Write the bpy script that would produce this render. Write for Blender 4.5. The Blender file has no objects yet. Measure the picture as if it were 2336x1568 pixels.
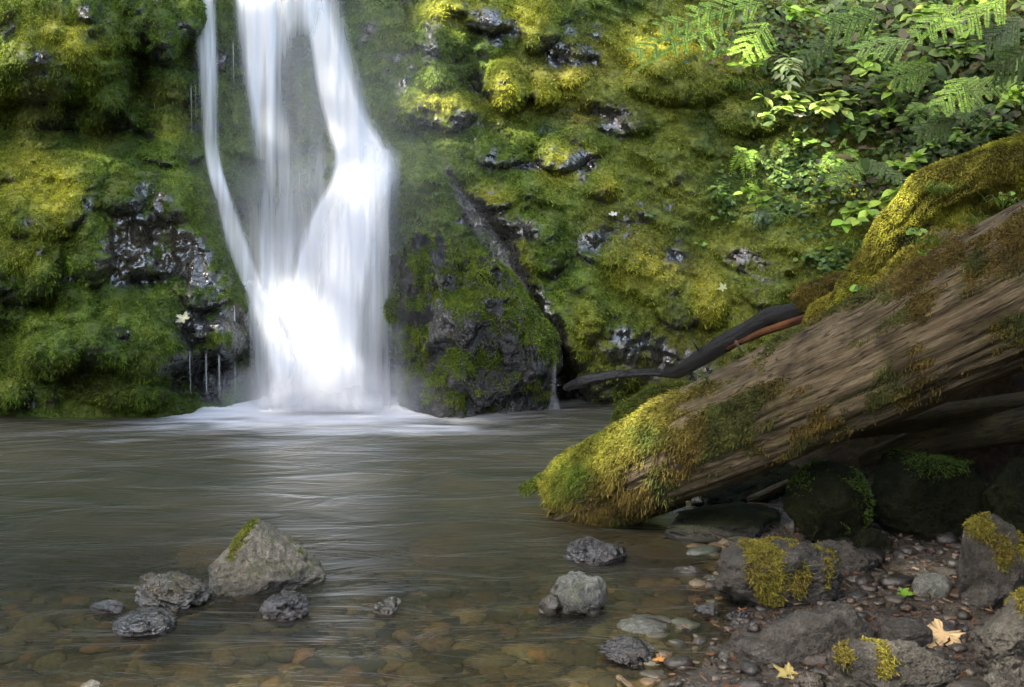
import bpy, math, random
import numpy as np
from mathutils import Vector, Matrix
R = math.radians
sc = bpy.context.scene
# ------------------------------------------------------------------ camera, sky, sun, exposure
F = 2920.0; PITCH = R(7.5); CAMZ = 1.4
cam_d = bpy.data.cameras.new('camera'); cam = bpy.data.objects.new('camera', cam_d)
sc.collection.objects.link(cam); cam.location = (0, 0, CAMZ); cam.rotation_euler = (R(90) - PITCH, 0, 0)
cam_d.sensor_width = 36; cam_d.lens = F / 2336 * 36; cam_d.clip_end = 500; cam_d.clip_start = 0.05
sc.camera = cam
SUN_EL, SUN_AZ = 54.0, 236.0          # azimuth of the sun measured from +Y clockwise (to the left, a little behind the camera)
world = bpy.data.worlds.new('World'); sc.world = world; world.use_nodes = True
wn = world.node_tree.nodes; wl = world.node_tree.links; wn.clear()
sky = wn.new('ShaderNodeTexSky'); sky.sky_type = 'NISHITA'; sky.sun_disc = False
sky.sun_elevation = R(SUN_EL); sky.sun_rotation = R(SUN_AZ); sky.air_density = 1.0; sky.dust_density = 2.5; sky.ozone_density = 1.0
bg = wn.new('ShaderNodeBackground'); bg.inputs[1].default_value = 0.15
wo = wn.new('ShaderNodeOutputWorld'); tint = wn.new('ShaderNodeMix'); tint.data_type = 'RGBA'; tint.blend_type = 'MULTIPLY'; tint.inputs[0].default_value = 1; tint.inputs[7].default_value = (1.0, 0.90, 0.77, 1); wl.new(sky.outputs[0], tint.inputs[6]); wl.new(tint.outputs[2], bg.inputs[0]); wl.new(bg.outputs[0], wo.inputs[0])
sdir = Vector((math.sin(R(SUN_AZ)) * math.cos(R(SUN_EL)), math.cos(R(SUN_AZ)) * math.cos(R(SUN_EL)), math.sin(R(SUN_EL))))
sun_d = bpy.data.lights.new('sun', 'SUN'); sun = bpy.data.objects.new('sun', sun_d); sc.collection.objects.link(sun)
sun_d.energy = 2.1; sun_d.angle = R(1.2); sun_d.color = (1.0, 0.93, 0.78)
sun.rotation_euler = sdir.to_track_quat('Z', 'Y').to_euler(); sun.location = sdir * 30
sc.view_settings.view_transform = 'Standard'; sc.view_settings.look = 'None'
sc.view_settings.exposure = 3.65; sc.view_settings.gamma = 1.0
sc.render.engine = 'CYCLES'; sc.cycles.use_denoising = True
sc.cycles.max_bounces = 6; sc.cycles.transparent_max_bounces = 24; sc.cycles.diffuse_bounces = 3; sc.cycles.glossy_bounces = 2
sc.cycles.caustics_reflective = False; sc.cycles.caustics_refractive = False
sc.cycles.sample_clamp_indirect = 4.0

# ------------------------------------------------------------------ helpers
cp, sp = math.cos(PITCH), math.sin(PITCH)
def ray(u, v):
    a = (np.asarray(u, float) - 1168) / F; b = -(np.asarray(v, float) - 784) / F
    return a, cp + b * sp, -sp + b * cp
def P(u, v, Y):
    dx, dy, dz = ray(u, v); t = np.asarray(Y, float) / dy
    return np.stack([dx * t, dy * t, CAMZ + dz * t], -1)
def G(u, v, z=0.0):
    dx, dy, dz = ray(u, v); t = (z - CAMZ) / dz
    return np.stack([dx * t, dy * t, CAMZ + dz * t], -1)
def sstep(a, b, x):
    t = np.clip((x - a) / (b - a), 0, 1); return t * t * (3 - 2 * t)
def _h(ix, iy, iz, s):
    h = (ix * np.uint32(374761393) + iy * np.uint32(668265263) + iz * np.uint32(2147483647 - 12345) + np.uint32(s * 7919 + 13))
    h = (h ^ (h >> np.uint32(13))) * np.uint32(1274126177); h = h ^ (h >> np.uint32(16)); h = h * np.uint32(2246822519); h ^= h >> np.uint32(15)
    return (h & np.uint32(0xffffff)).astype(np.float64) / 8388608.0 - 1.0
def vn(p, s=0):
    p = np.asarray(p, float); f = np.floor(p); i = f.astype(np.int64).astype(np.uint32); t = p - f; t = t * t * t * (t * (t * 6 - 15) + 10)
    x, y, z = i[..., 0], i[..., 1], i[..., 2]; o = np.uint32(1); tx, ty, tz = t[..., 0], t[..., 1], t[..., 2]
    L = lambda a, b, w: a + (b - a) * w
    c00 = L(_h(x, y, z, s), _h(x + o, y, z, s), tx); c10 = L(_h(x, y + o, z, s), _h(x + o, y + o, z, s), tx)
    c01 = L(_h(x, y, z + o, s), _h(x + o, y, z + o, s), tx); c11 = L(_h(x, y + o, z + o, s), _h(x + o, y + o, z + o, s), tx)
    return L(L(c00, c10, ty), L(c01, c11, ty), tz)
def fbm(p, octv=4, s=0, gain=0.5):
    p = np.asarray(p, float); r = 0; a = 1; n = 0
    for k in range(octv):
        r = r + a * vn(p * (2.03 ** k) + k * 17.3, s + k); n += a; a *= gain
    return r / n
def ridged(p, octv=4, s=0):
    r = 0; a = 1; n = 0
    for k in range(octv):
        r = r + a * (1 - 2 * np.abs(vn(p * (2.1 ** k) + k * 9.7, s + k))); n += a; a *= 0.5
    return r / n
rng = np.random.default_rng(7)
def unit(a): return a / np.maximum(np.linalg.norm(a, axis=-1, keepdims=True), 1e-9)

def mk(name, V, Fc, mat=None, parent=None, attrs=None, uv=None, smooth=True):
    """one mesh object from numpy arrays; Fc an (n,k) array or a list of such"""
    V = np.ascontiguousarray(V, dtype=np.float32)
    Fl = Fc if isinstance(Fc, list) else [Fc]
    me = bpy.data.meshes.new(name)
    lv = np.concatenate([f.ravel() for f in Fl]).astype(np.int32)
    cnt = np.concatenate([np.full(len(f), f.shape[1], np.int32) for f in Fl])
    st = np.concatenate([[0], np.cumsum(cnt)[:-1]]).astype(np.int32)
    me.vertices.add(len(V)); me.vertices.foreach_set('co', V.ravel())
    me.loops.add(len(lv)); me.loops.foreach_set('vertex_index', lv)
    me.polygons.add(len(cnt)); me.polygons.foreach_set('loop_start', st)
    me.update(calc_edges=True)
    if smooth: me.polygons.foreach_set('use_smooth', np.ones(len(cnt), bool))
    if attrs:
        for k, a in attrs.items():
            a = np.asarray(a, dtype=np.float32)
            if a.ndim == 2:
                at = me.attributes.new(k, 'FLOAT_COLOR', 'POINT'); c = np.ones((len(V), 4), np.float32); c[:, :3] = a[:, :3]; at.data.foreach_set('color', c.ravel())
            else:
                at = me.attributes.new(k, 'FLOAT', 'POINT'); at.data.foreach_set('value', a)
    if uv is not None:
        ul = me.uv_layers.new(name='UVMap'); ul.data.foreach_set('uv', np.ascontiguousarray(uv[lv], dtype=np.float32).ravel())
    if mat: me.materials.append(mat)
    o = bpy.data.objects.new(name, me); sc.collection.objects.link(o)
    if parent: o.parent = parent
    return o
def grid_faces(nu, nv, wrap=False):
    i = np.arange(nv - 1)[:, None] * nu; j = np.arange(nu if wrap else nu - 1)[None]; j2 = (j + 1) % nu
    return np.stack([i + j, i + j2, i + nu + j2, i + nu + j], -1).reshape(-1, 4)
def grid_normals(V, nu, nv):
    g = V.reshape(nv, nu, 3); du = np.gradient(g, axis=1); dv = np.gradient(g, axis=0)
    return unit(np.cross(du, dv)).reshape(-1, 3)
def tag(o, label=None, cat=None, group=None, kind=None):
    if label: o['label'] = label
    if cat: o['category'] = cat
    if group: o['group'] = group
    if kind: o['kind'] = kind
    return o
def empty(name, loc):
    o = bpy.data.objects.new(name, None); o.location = [float(c) for c in loc]; sc.collection.objects.link(o); o.empty_display_size = 0.1
    return o
def localize(root, *obs):
    """children keep world-space vertices shifted to the root's base"""
    for o in obs:
        o.parent = root; n = len(o.data.vertices); a = np.empty(n * 3, np.float32); o.data.vertices.foreach_get('co', a)
        a = a.reshape(-1, 3) - np.array(root.location, np.float32)
        o.data.vertices.foreach_set('co', a.ravel()); o.data.update()

# ------------------------------------------------------------------ materials
def mat_new(name):
    m = bpy.data.materials.new(name); m.use_nodes = True; nt = m.node_tree; nt.nodes.clear()
    out = nt.nodes.new('ShaderNodeOutputMaterial'); return m, nt, out
def N(nt, t, **kw):
    n = nt.nodes.new(t)
    for k, v in kw.items():
        if k.startswith('i_'): n.inputs[k[2:].replace('_', ' ')].default_value = v
        else: setattr(n, k, v)
    return n
def mathn(nt, op, a, b=None, c=None, clamp=False):
    n = nt.nodes.new('ShaderNodeMath'); n.operation = op; n.use_clamp = clamp
    for i, x in enumerate((a, b, c)):
        if x is None: continue
        if isinstance(x, (int, float)): n.inputs[i].default_value = x
        else: nt.links.new(x, n.inputs[i])
    return n.outputs[0]
def maprange(nt, x, a, b, c=0.0, d=1.0):
    n = nt.nodes.new('ShaderNodeMapRange'); n.interpolation_type = 'SMOOTHSTEP'
    nt.links.new(x, n.inputs[0]); n.inputs[1].default_value = a; n.inputs[2].default_value = b; n.inputs[3].default_value = c; n.inputs[4].default_value = d
    return n.outputs[0]
def mixc(nt, f, a, b, mode='MIX'):
    n = nt.nodes.new('ShaderNodeMix'); n.data_type = 'RGBA'; n.blend_type = mode
    if isinstance(f, (int, float)): n.inputs[0].default_value = f
    else: nt.links.new(f, n.inputs[0])
    for i, x in ((6, a), (7, b)):
        if isinstance(x, tuple): n.inputs[i].default_value = (*x, 1)
        else: nt.links.new(x, n.inputs[i])
    return n.outputs[2]
def noise(nt, vec, scale, detail=5, rough=0.55, dist=0.0):
    n = nt.nodes.new('ShaderNodeTexNoise'); n.inputs['Scale'].default_value = scale; n.inputs['Detail'].default_value = detail
    n.inputs['Roughness'].default_value = rough; n.inputs['Distortion'].default_value = dist
    if vec is not None: nt.links.new(vec, n.inputs['Vector'])
    return n.outputs['Fac']
def attr(nt, name, out='Color'):
    n = nt.nodes.new('ShaderNodeAttribute'); n.attribute_name = name; return n.outputs[out]
def pos(nt): return nt.nodes.new('ShaderNodeNewGeometry').outputs['Position']
def objc(nt): return nt.nodes.new('ShaderNodeTexCoord').outputs['Object']
def mapping(nt, vec, scale):
    n = nt.nodes.new('ShaderNodeMapping'); n.inputs['Scale'].default_value = scale; nt.links.new(vec, n.inputs[0]); return n.outputs[0]
def bump(nt, h, strength, dist, normal=None):
    n = nt.nodes.new('ShaderNodeBump'); n.inputs['Strength'].default_value = strength; n.inputs['Distance'].default_value = dist
    nt.links.new(h, n.inputs['Height'])
    if normal: nt.links.new(normal, n.inputs['Normal'])
    return n.outputs[0]

def m_cliff():
    m, nt, out = mat_new('mossy_wet_rock'); p = pos(nt); b = N(nt, 'ShaderNodeBsdfPrincipled')
    col = attr(nt, 'col'); moss = attr(nt, 'moss', 'Fac')
    n1 = noise(nt, p, 26, 6, 0.7); n2 = noise(nt, p, 70, 4, 0.7)
    v = mathn(nt, 'MULTIPLY', maprange(nt, n1, 0.25, 0.75, 0.55, 1.5), maprange(nt, n2, 0.3, 0.7, 0.65, 1.4))
    c = mixc(nt, 1.0, col, v, 'MULTIPLY'); nt.links.new(c, b.inputs['Base Color'])
    r = mathn(nt, 'ADD', mathn(nt, 'MULTIPLY', moss, 0.5), maprange(nt, n1, 0.3, 0.7, 0.12, 0.4)); b.inputs['IOR'].default_value = 1.55; nt.links.new(r, b.inputs['Roughness'])
    sp_ = mathn(nt, 'SUBTRACT', 1.0, mathn(nt, 'MULTIPLY', moss, 0.8)); nt.links.new(sp_, b.inputs['Specular IOR Level'])
    n3 = noise(nt, p, 17, 2, 0.5); n5 = noise(nt, p, 38, 1, 0.5); n6 = noise(nt, p, 6, 3, 0.5); nm = bump(nt, n6, 0.7, 0.07); nm = bump(nt, n3, 0.6, 0.035, nm); nm = bump(nt, n5, 0.5, 0.012, nm); nt.links.new(nm, b.inputs['Normal'])
    nt.links.new(b.outputs[0], out.inputs[0]); return m
def m_tuft(name, rough=0.75, trans=0.3, spec=0.15):
    m, nt, out = mat_new(name); col = attr(nt, 'col')
    b = N(nt, 'ShaderNodeBsdfPrincipled'); b.inputs['Roughness'].default_value = rough; b.inputs['Specular IOR Level'].default_value = spec
    nt.links.new(col, b.inputs['Base Color']); t = N(nt, 'ShaderNodeBsdfTranslucent'); nt.links.new(col, t.inputs[0])
    mx = N(nt, 'ShaderNodeMixShader'); mx.inputs[0].default_value = trans
    nt.links.new(b.outputs[0], mx.inputs[1]); nt.links.new(t.outputs[0], mx.inputs[2]); nt.links.new(mx.outputs[0], out.inputs[0]); return m
def m_rock(name, c1, c2, rough=(0.55, 0.85), wet=0.0, lichen=None, sc_=1.0, bs=1.0, dk=0.62, sp_=0.3):
    """stone: mottled, darker and glossy below a wavy wet line above the water"""
    m, nt, out = mat_new(name); p = pos(nt); b = N(nt, 'ShaderNodeBsdfPrincipled')
    n1 = noise(nt, p, 9 * sc_, 7, 0.65); n2 = noise(nt, p, 55 * sc_, 5, 0.7); n4 = noise(nt, p, 180 * sc_, 3, 0.7)
    c = mixc(nt, maprange(nt, n1, 0.35, 0.65), c1, c2)
    if lichen: c = mixc(nt, maprange(nt, noise(nt, p, 16, 5, 0.6), 0.52, 0.66, 0, 0.7), c, lichen)
    c = mixc(nt, 1.0, c, mathn(nt, 'MULTIPLY', maprange(nt, n2, 0.3, 0.7, 0.6, 1.35), maprange(nt, n4, 0.3, 0.7, 0.75, 1.25)), 'MULTIPLY')
    sx = nt.nodes.new('ShaderNodeSeparateXYZ'); nt.links.new(p, sx.inputs[0])
    wl_ = mathn(nt, 'ADD', sx.outputs[2], mathn(nt, 'MULTIPLY', n1, -0.07)); w = maprange(nt, wl_, -0.01, 0.035, 1, wet)
    c = mixc(nt, mathn(nt, 'MULTIPLY', w, dk), c, (0.012, 0.012, 0.010)); nt.links.new(c, b.inputs['Base Color'])
    rr = maprange(nt, n2, 0.3, 0.7, rough[0], rough[1]); rm = mathn(nt, 'MULTIPLY', rr, mathn(nt, 'SUBTRACT', 1.0, mathn(nt, 'MULTIPLY', w, 0.72))); nt.links.new(rm, b.inputs['Roughness'])
    nt.links.new(mathn(nt, 'MULTIPLY', mathn(nt, 'ADD', sp_, mathn(nt, 'MULTIPLY', w, 0.6)), maprange(nt, sx.outputs[2], -0.02, -0.002)), b.inputs['Specular IOR Level'])
    b.inputs['IOR'].default_value = 1.5 if wet < .3 else 1.75; nw = noise(nt, p, 15, 2, .5); nm = bump(nt, nw, .9 * bs, (.09 if wet > .3 else .015)); nm = bump(nt, n1, 0.8 * bs, 0.06, nm); nm = bump(nt, n2, (0.9 if wet < .3 else .2) * bs, 0.025, nm); nm = bump(nt, n4, (0.6 if wet < .3 else 0.0) * bs, 0.006, nm); nt.links.new(nm, b.inputs['Normal'])
    nt.links.new(b.outputs[0], out.inputs[0]); return m
def m_wood(name, ca, cb, rough=0.75, wet=False, us=(3, 60)):
    m, nt, out = mat_new(name); uvn = nt.nodes.new('ShaderNodeUVMap'); uv = uvn.outputs[0]; b = N(nt, 'ShaderNodeBsdfPrincipled')
    g1 = noise(nt, mapping(nt, uv, (us[0] * 1.3, us[1] * 1.2, 1)), 1.0, 8, 0.72, 0.5); g2 = noise(nt, mapping(nt, uv, (us[0] * 3, us[1] * 4, 1)), 1.0, 5, 0.7); p = pos(nt); g3 = noise(nt, p, 5, 4, 0.6)
    c = mixc(nt, maprange(nt, g1, 0.3, 0.7), ca, cb); c = mixc(nt, maprange(nt, g3, 0.42, 0.62, 0, 0.8), c, tuple(x * 0.6 for x in ca)); c = mixc(nt, maprange(nt, noise(nt, p, 9, 5, .7), 0.5, 0.68, 0, 0.6), c, (ca[0] * .8, ca[1] * 1.05, ca[2] * .5))
    c = mixc(nt, 1.0, c, mathn(nt, 'MULTIPLY', maprange(nt, g2, 0.3, 0.7, 0.55, 1.4), attr(nt, 'tone', 'Fac')), 'MULTIPLY'); g4 = noise(nt, mapping(nt, uv, (us[0] * .7, us[1] * .55, 1)), 1.0, 3, 0.6, 0.4); crk = maprange(nt, mathn(nt, 'ABSOLUTE', mathn(nt, 'SUBTRACT', g4, 0.5)), 0.0, 0.022, 0.3, 1.0); c = mixc(nt, 1.0, c, crk, 'MULTIPLY'); nt.links.new(c, b.inputs['Base Color'])
    b.inputs['Roughness'].default_value = rough
    if wet: b.inputs['Specular IOR Level'].default_value = 0.7
    else: b.inputs['Specular IOR Level'].default_value = 0.25
    nm = bump(nt, g1, 0.8, 0.02); nm = bump(nt, g2, 0.8, 0.008, nm); nm = bump(nt, crk, 0.7, 0.012, nm)
    if wet: nm = bump(nt, noise(nt, p, 22, 5, .7), 1.0, 0.05, nm); nm = bump(nt, noise(nt, p, 70, 4), 1.0, 0.015, nm)
    nt.links.new(nm, b.inputs['Normal']); nt.links.new(b.outputs[0], out.inputs[0]); return m
def m_bed():
    m, nt, out = mat_new('stony_bed'); p = pos(nt); b = N(nt, 'ShaderNodeBsdfPrincipled'); col = attr(nt, 'col')
    n1 = noise(nt, p, 18, 6, 0.7); n2 = noise(nt, p, 90, 4, 0.7)
    vo = nt.nodes.new('ShaderNodeTexVoronoi'); vo.inputs['Scale'].default_value = 30; nt.links.new(p, vo.inputs['Vector'])
    c = mixc(nt, 1.0, col, mathn(nt, 'MULTIPLY', maprange(nt, n1, 0.3, 0.7, 0.45, 1.5), maprange(nt, n2, 0.3, 0.7, 0.6, 1.4)), 'MULTIPLY')
    c = mixc(nt, 0.25, c, mixc(nt, 0.5, mixc(nt, 1.0, (0.12, 0.10, 0.07), vo.outputs['Distance'], 'MULTIPLY'), (0.04, 0.034, 0.022)), 'MIX')
    nt.links.new(c, b.inputs['Base Color']); sx = nt.nodes.new('ShaderNodeSeparateXYZ'); nt.links.new(p, sx.inputs[0]); nt.links.new(maprange(nt, n1, 0.35, 0.65, 0.12, 0.5), b.inputs['Roughness']); nt.links.new(mathn(nt, 'MULTIPLY', mathn(nt, 'MULTIPLY', maprange(nt, sx.outputs[2], -0.02, -0.002), maprange(nt, sx.outputs[2], 0.07, 0.2, 1, 0.05)), 0.9), b.inputs['Specular IOR Level'])
    nm = bump(nt, n1, 0.9, 0.03); nm = bump(nt, n2, 0.9, 0.012, nm); nt.links.new(nm, b.inputs['Normal']); nt.links.new(b.outputs[0], out.inputs[0]); return m
def m_stone_attr():
    m, nt, out = mat_new('loose_stones'); p = pos(nt); b = N(nt, 'ShaderNodeBsdfPrincipled'); col = attr(nt, 'col')
    n2 = noise(nt, p, 60, 5, 0.7)
    nt.links.new(mixc(nt, 1.0, col, maprange(nt, n2, 0.3, 0.7, 0.6, 1.4), 'MULTIPLY'), b.inputs['Base Color']); sx = nt.nodes.new('ShaderNodeSeparateXYZ'); nt.links.new(p, sx.inputs[0]); b.inputs['Roughness'].default_value = 0.3; nt.links.new(mathn(nt, 'MULTIPLY', maprange(nt, sx.outputs[2], -0.02, -0.002), 0.5), b.inputs['Specular IOR Level'])
    nt.links.new(bump(nt, n2, 0.6, 0.01), b.inputs['Normal']); nt.links.new(b.outputs[0], out.inputs[0]); return m
def m_pool():
    """moving pool water: clear film over the bed, silt, soft broad reflections, foam where it is churned"""
    m, nt, out = mat_new('pool_water'); p = pos(nt); foam = attr(nt, 'foam', 'Fac'); silt = attr(nt, 'silt', 'Fac')
    wv = mapping(nt, p, (1.6, 4.2, 1)); n1 = noise(nt, wv, 1.1, 4, 0.55, 1.2); n2 = noise(nt, mapping(nt, p, (4, 8, 1)), 1.0, 2, 0.5, 0.8); n3 = noise(nt, p, 22, 3)
    nm = bump(nt, n1, 0.4, 0.06); nm = bump(nt, n2, 0.16, 0.008, nm); nm = bump(nt, n3, 0.25, 0.004, nm)
    tr = N(nt, 'ShaderNodeBsdfTransparent'); tr.inputs[0].default_value = (0.74, 0.67, 0.48, 1)
    di = N(nt, 'ShaderNodeBsdfDiffuse'); nt.links.new(mixc(nt, maprange(nt, n1, 0.35, 0.65), (0.027, 0.030, 0.010), (0.060, 0.050, 0.022)), di.inputs[0])
    m1 = N(nt, 'ShaderNodeMixShader'); nt.links.new(silt, m1.inputs[0]); nt.links.new(tr.outputs[0], m1.inputs[1]); nt.links.new(di.outputs[0], m1.inputs[2])
    gl = N(nt, 'ShaderNodeBsdfGlossy'); gl.inputs['Roughness'].default_value = 0.34; nt.links.new(nm, gl.inputs['Normal'])
    fr = N(nt, 'ShaderNodeFresnel'); fr.inputs[0].default_value = 1.33; nt.links.new(nm, fr.inputs['Normal'])
    m2 = N(nt, 'ShaderNodeMixShader'); nt.links.new(mathn(nt, 'MULTIPLY', fr.outputs[0], 1.0, clamp=True), m2.inputs[0]); nt.links.new(m1.outputs[0], m2.inputs[1]); nt.links.new(gl.outputs[0], m2.inputs[2])
    fo = N(nt, 'ShaderNodeBsdfDiffuse'); fo.inputs[0].default_value = (0.93, 0.94, 0.97, 1)
    st = noise(nt, mapping(nt, p, (1.3, 5, 1)), 1.0, 2, 0.45, 1.2)
    ff = mathn(nt, 'MULTIPLY', foam, 1.0); f2 = mathn(nt, 'MULTIPLY', maprange(nt, mathn(nt, 'ADD', mathn(nt, 'MULTIPLY', st, .7), mathn(nt, 'MULTIPLY', ff, 0.85)), 0.42, 1.15), 0.95, clamp=True)
    f2 = mathn(nt, 'MULTIPLY', f2, maprange(nt, ff, 0.0, 0.12), clamp=True)
    m3 = N(nt, 'ShaderNodeMixShader'); nt.links.new(f2, m3.inputs[0]); nt.links.new(m2.outputs[0], m3.inputs[1]); nt.links.new(fo.outputs[0], m3.inputs[2])
    nt.links.new(m3.outputs[0], out.inputs[0]); return m
def m_fall():
    m, nt, out = mat_new('falling_water'); a = attr(nt, 'alpha', 'Fac'); uv = nt.nodes.new('ShaderNodeUVMap').outputs[0]
    s1 = noise(nt, mapping(nt, uv, (17, 0.7, 1)), 1.0, 4, 0.55, 0.3); s2 = noise(nt, mapping(nt, uv, (60, 1.2, 1)), 1.0, 3, 0.6)
    st = mathn(nt, 'ADD', mathn(nt, 'MULTIPLY', maprange(nt, s1, 0.15, 0.8), 0.72), mathn(nt, 'MULTIPLY', maprange(nt, s2, 0.2, 0.8), 0.28))
    # thin water is cut into strands, thick water stays whole
    f = mathn(nt, 'MULTIPLY', a, mathn(nt, 'ADD', mathn(nt, 'MULTIPLY', st, mathn(nt, 'SUBTRACT', 1.35, a)), mathn(nt, 'MULTIPLY', a, 0.95)), clamp=True)
    d = N(nt, 'ShaderNodeBsdfDiffuse'); d.inputs[0].default_value = (0.92, 0.93, 0.95, 1); t = N(nt, 'ShaderNodeBsdfTranslucent'); t.inputs[0].default_value = (0.92, 0.93, 0.95, 1)
    g = N(nt, 'ShaderNodeMixShader'); g.inputs[0].default_value = 0.45; nt.links.new(d.outputs[0], g.inputs[1]); nt.links.new(t.outputs[0], g.inputs[2])
    tr = N(nt, 'ShaderNodeBsdfTransparent'); mx = N(nt, 'ShaderNodeMixShader'); nt.links.new(f, mx.inputs[0]); nt.links.new(tr.outputs[0], mx.inputs[1]); nt.links.new(g.outputs[0], mx.inputs[2])
    nt.links.new(mx.outputs[0], out.inputs[0]); return m
M_CLIFF = m_cliff(); M_MOSS = m_tuft('moss_shoots'); M_LEAF = m_tuft('leaf', 0.5, 0.35, 0.35); M_BED = m_bed(); M_STONES = m_stone_attr(); M_POOL = m_pool(); M_FALL = m_fall()
M_LOG = m_wood('weathered_wood', (0.088, 0.066, 0.036), (0.195, 0.158, 0.098), 0.8)
M_BRANCH = m_wood('wet_dark_bark', (0.006, 0.0055, 0.005), (0.016, 0.014, 0.012), 0.22, True)
M_REDWOOD = m_wood('red_brown_wood', (0.10, 0.035, 0.012), (0.20, 0.08, 0.03), 0.5)
M_BARK = m_wood('mossy_bark', (0.05, 0.04, 0.02), (0.09, 0.075, 0.03), 0.9)
M_TWIG = m_wood('twig_wood', (0.06, 0.045, 0.03), (0.12, 0.09, 0.06), 0.8)

# ------------------------------------------------------------------ moss shoots (single or curled)
def tufts(name, Pn, Nn, col, L, W, parent=None, curl=False, down=0.5, spread=0.6, mat=None, seed=1):
    r = np.random.default_rng(seed); n = len(Pn); L = np.asarray(L) * r.uniform(0.55, 1.35, n)
    d = unit(Nn * 0.8 + r.normal(size=(n, 3)) * spread + np.array([0, 0, -down]))
    s = unit(np.cross(d, r.normal(size=(n, 3)))) * (W * r.uniform(0.6, 1.3, n))[:, None] * 0.5
    if not curl:
        V = np.stack([Pn - s, Pn + s, Pn + d * L[:, None]], 1).reshape(-1, 3); k = 3; Fc = np.arange(n * 3).reshape(-1, 3)
        sh = np.array([0.75, 0.75, 1.25])
    else:
        b = unit(np.cross(d, s)); c = r.uniform(-0.5, 0.5, n)[:, None]; m1 = Pn + d * L[:, None] * 0.55; tip = Pn + (d + b * c + np.array([0, 0, -0.25])) * L[:, None] * 1.0
        V = np.stack([Pn - s, Pn + s, m1 + s * 1.3, m1 - s * 1.3, tip], 1).reshape(-1, 3); k = 5
        i = np.arange(n)[:, None] * 5; Fc = [i + np.array([[0, 1, 2, 3]]), i + np.array([[3, 2, 4]])]; sh = np.array([0.7, 0.7, 1.0, 1.0, 1.3])
    C = (col * r.uniform(0.6, 1.4, (n, 1)))[:, None, :] * sh[None, :, None]
    return mk(name, V, Fc, mat or M_MOSS, parent, {'col': C.reshape(-1, 3)}, smooth=False)
def sample_mesh(V, Fq, weight, n, seed=0):
    """random points on quads/tris, chance by area x weight(face)"""
    r = np.random.default_rng(seed); a, b, c = V[Fq[:, 0]], V[Fq[:, 1]], V[Fq[:, 2]]; d = V[Fq[:, 3]] if Fq.shape[1] == 4 else c
    ar = np.linalg.norm(np.cross(b - a, c - a), axis=1) + np.linalg.norm(np.cross(c - a, d - a), axis=1)
    w = ar * weight; w = w / w.sum(); f = r.choice(len(Fq), n, p=w); s = r.random((n, 1)); t = r.random((n, 1))
    if Fq.shape[1] == 4: bw = [(1 - s) * (1 - t), s * (1 - t), s * t, (1 - s) * t]
    else:
        s2 = np.sqrt(s); bw = [1 - s2, s2 * (1 - t), s2 * t]
    return f, bw
def lerp_attr(A, Fq, f, bw): return sum(A[Fq[f, k]] * (bw[k] if A.ndim > 1 else bw[k][:, 0]) for k in range(Fq.shape[1]))

# ------------------------------------------------------------------ the cliff and bank behind the pool
CP = np.array([(-700,500,7.3),(-700,900,6.6),(-700,-500,8.0),(-300,900,7.1),(-300,300,8.0),
 (0,940,7.42),(200,930,7.35),(420,930,7.5),(560,920,7.8),(0,800,7.5),(200,780,7.4),(400,780,7.5),(560,760,7.8),
 (0,600,7.7),(200,600,7.6),(400,600,7.75),(540,600,8.0),(0,430,7.9),(200,420,7.85),(400,420,8.0),(480,400,8.3),
 (0,330,8.35),(200,330,8.35),(400,330,8.45),(0,100,8.4),(200,100,8.35),(420,100,8.6),(0,-200,8.8),(400,-200,9.0),
 (700,900,8.0),(640,760,8.2),(700,700,8.25),(600,500,8.5),(700,380,8.5),(650,340,8.7),(650,200,8.85),(650,0,9.0),(790,200,8.8),(850,340,8.5),(700,-300,9.5),(820,500,8.3),(850,800,8.0),
 (900,100,8.75),(900,300,8.55),(1050,250,8.6),(1050,0,8.85),(1300,100,8.95),(1300,300,8.65),(1150,340,8.45),(1000,330,8.45),
 (930,395,8.2),(900,500,8.3),(1000,550,8.2),(940,700,8.2),(1100,700,8.1),(1050,850,8.1),(1180,880,7.95),(900,900,8.1),(1260,800,7.8),(1010,400,8.2),
 (1050,470,8.25),(1150,600,8.0),(1220,730,7.72),(1200,520,8.0),(1300,700,7.75),(1380,830,7.6),(1350,910,7.75),
 (1500,800,7.9),(1470,900,7.9),(1500,600,8.15),(1500,400,8.5),(1600,200,9.1),(1600,0,9.7),(1700,700,7.95),(1800,500,8.4),(1900,300,9.0),(1900,0,10.0),
 (2200,500,8.3),(2200,200,9.0),(2200,0,9.7),(2500,300,8.3),(2500,700,7.4),(2000,800,7.5),(1800,900,7.3),(2400,1000,6.8),(1560,950,7.5),(1700,1000,7.1),
 (3100,500,7.2),(3100,-500,8.8),(3100,1000,6.2),(1000,-900,9.9),(2000,-900,11.0),(0,-900,9.7),(-700,-1600,9.5),(1200,-1700,12),(3100,-1700,11)], float)
def rbf_fit(C):
    X = C[:, :2] / 300; d = np.linalg.norm(X[:, None] - X[None], axis=-1); K = np.sqrt(d * d + 0.06)
    A = np.block([[K, np.ones((len(X), 1))], [np.ones((1, len(X))), np.zeros((1, 1))]]); w = np.linalg.solve(A, np.append(C[:, 2], 0)); return X, w
RX, RW = rbf_fit(CP)
def rbf(u, v):
    out = np.full(u.shape, RW[-1]); 
    for i in range(len(RX)): out += RW[i] * np.sqrt((u / 300 - RX[i, 0]) ** 2 + (v / 300 - RX[i, 1]) ** 2 + 0.06)
    return out
def axis(fine, a, b, lo, hi, coarse):
    return np.concatenate([np.arange(lo, a, coarse), np.arange(a, b, fine), np.arange(b, hi + coarse, coarse)]).astype(float)
US = axis(4.5, -60, 2400, -700, 3100, 24); VS = axis(4.5, -50, 1012, -1700, 1013, 24)[:-1]
UU, VV = np.meshgrid(US, VS); nU, nV = len(US), len(VS)
Y0 = rbf(UU, VV)
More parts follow.
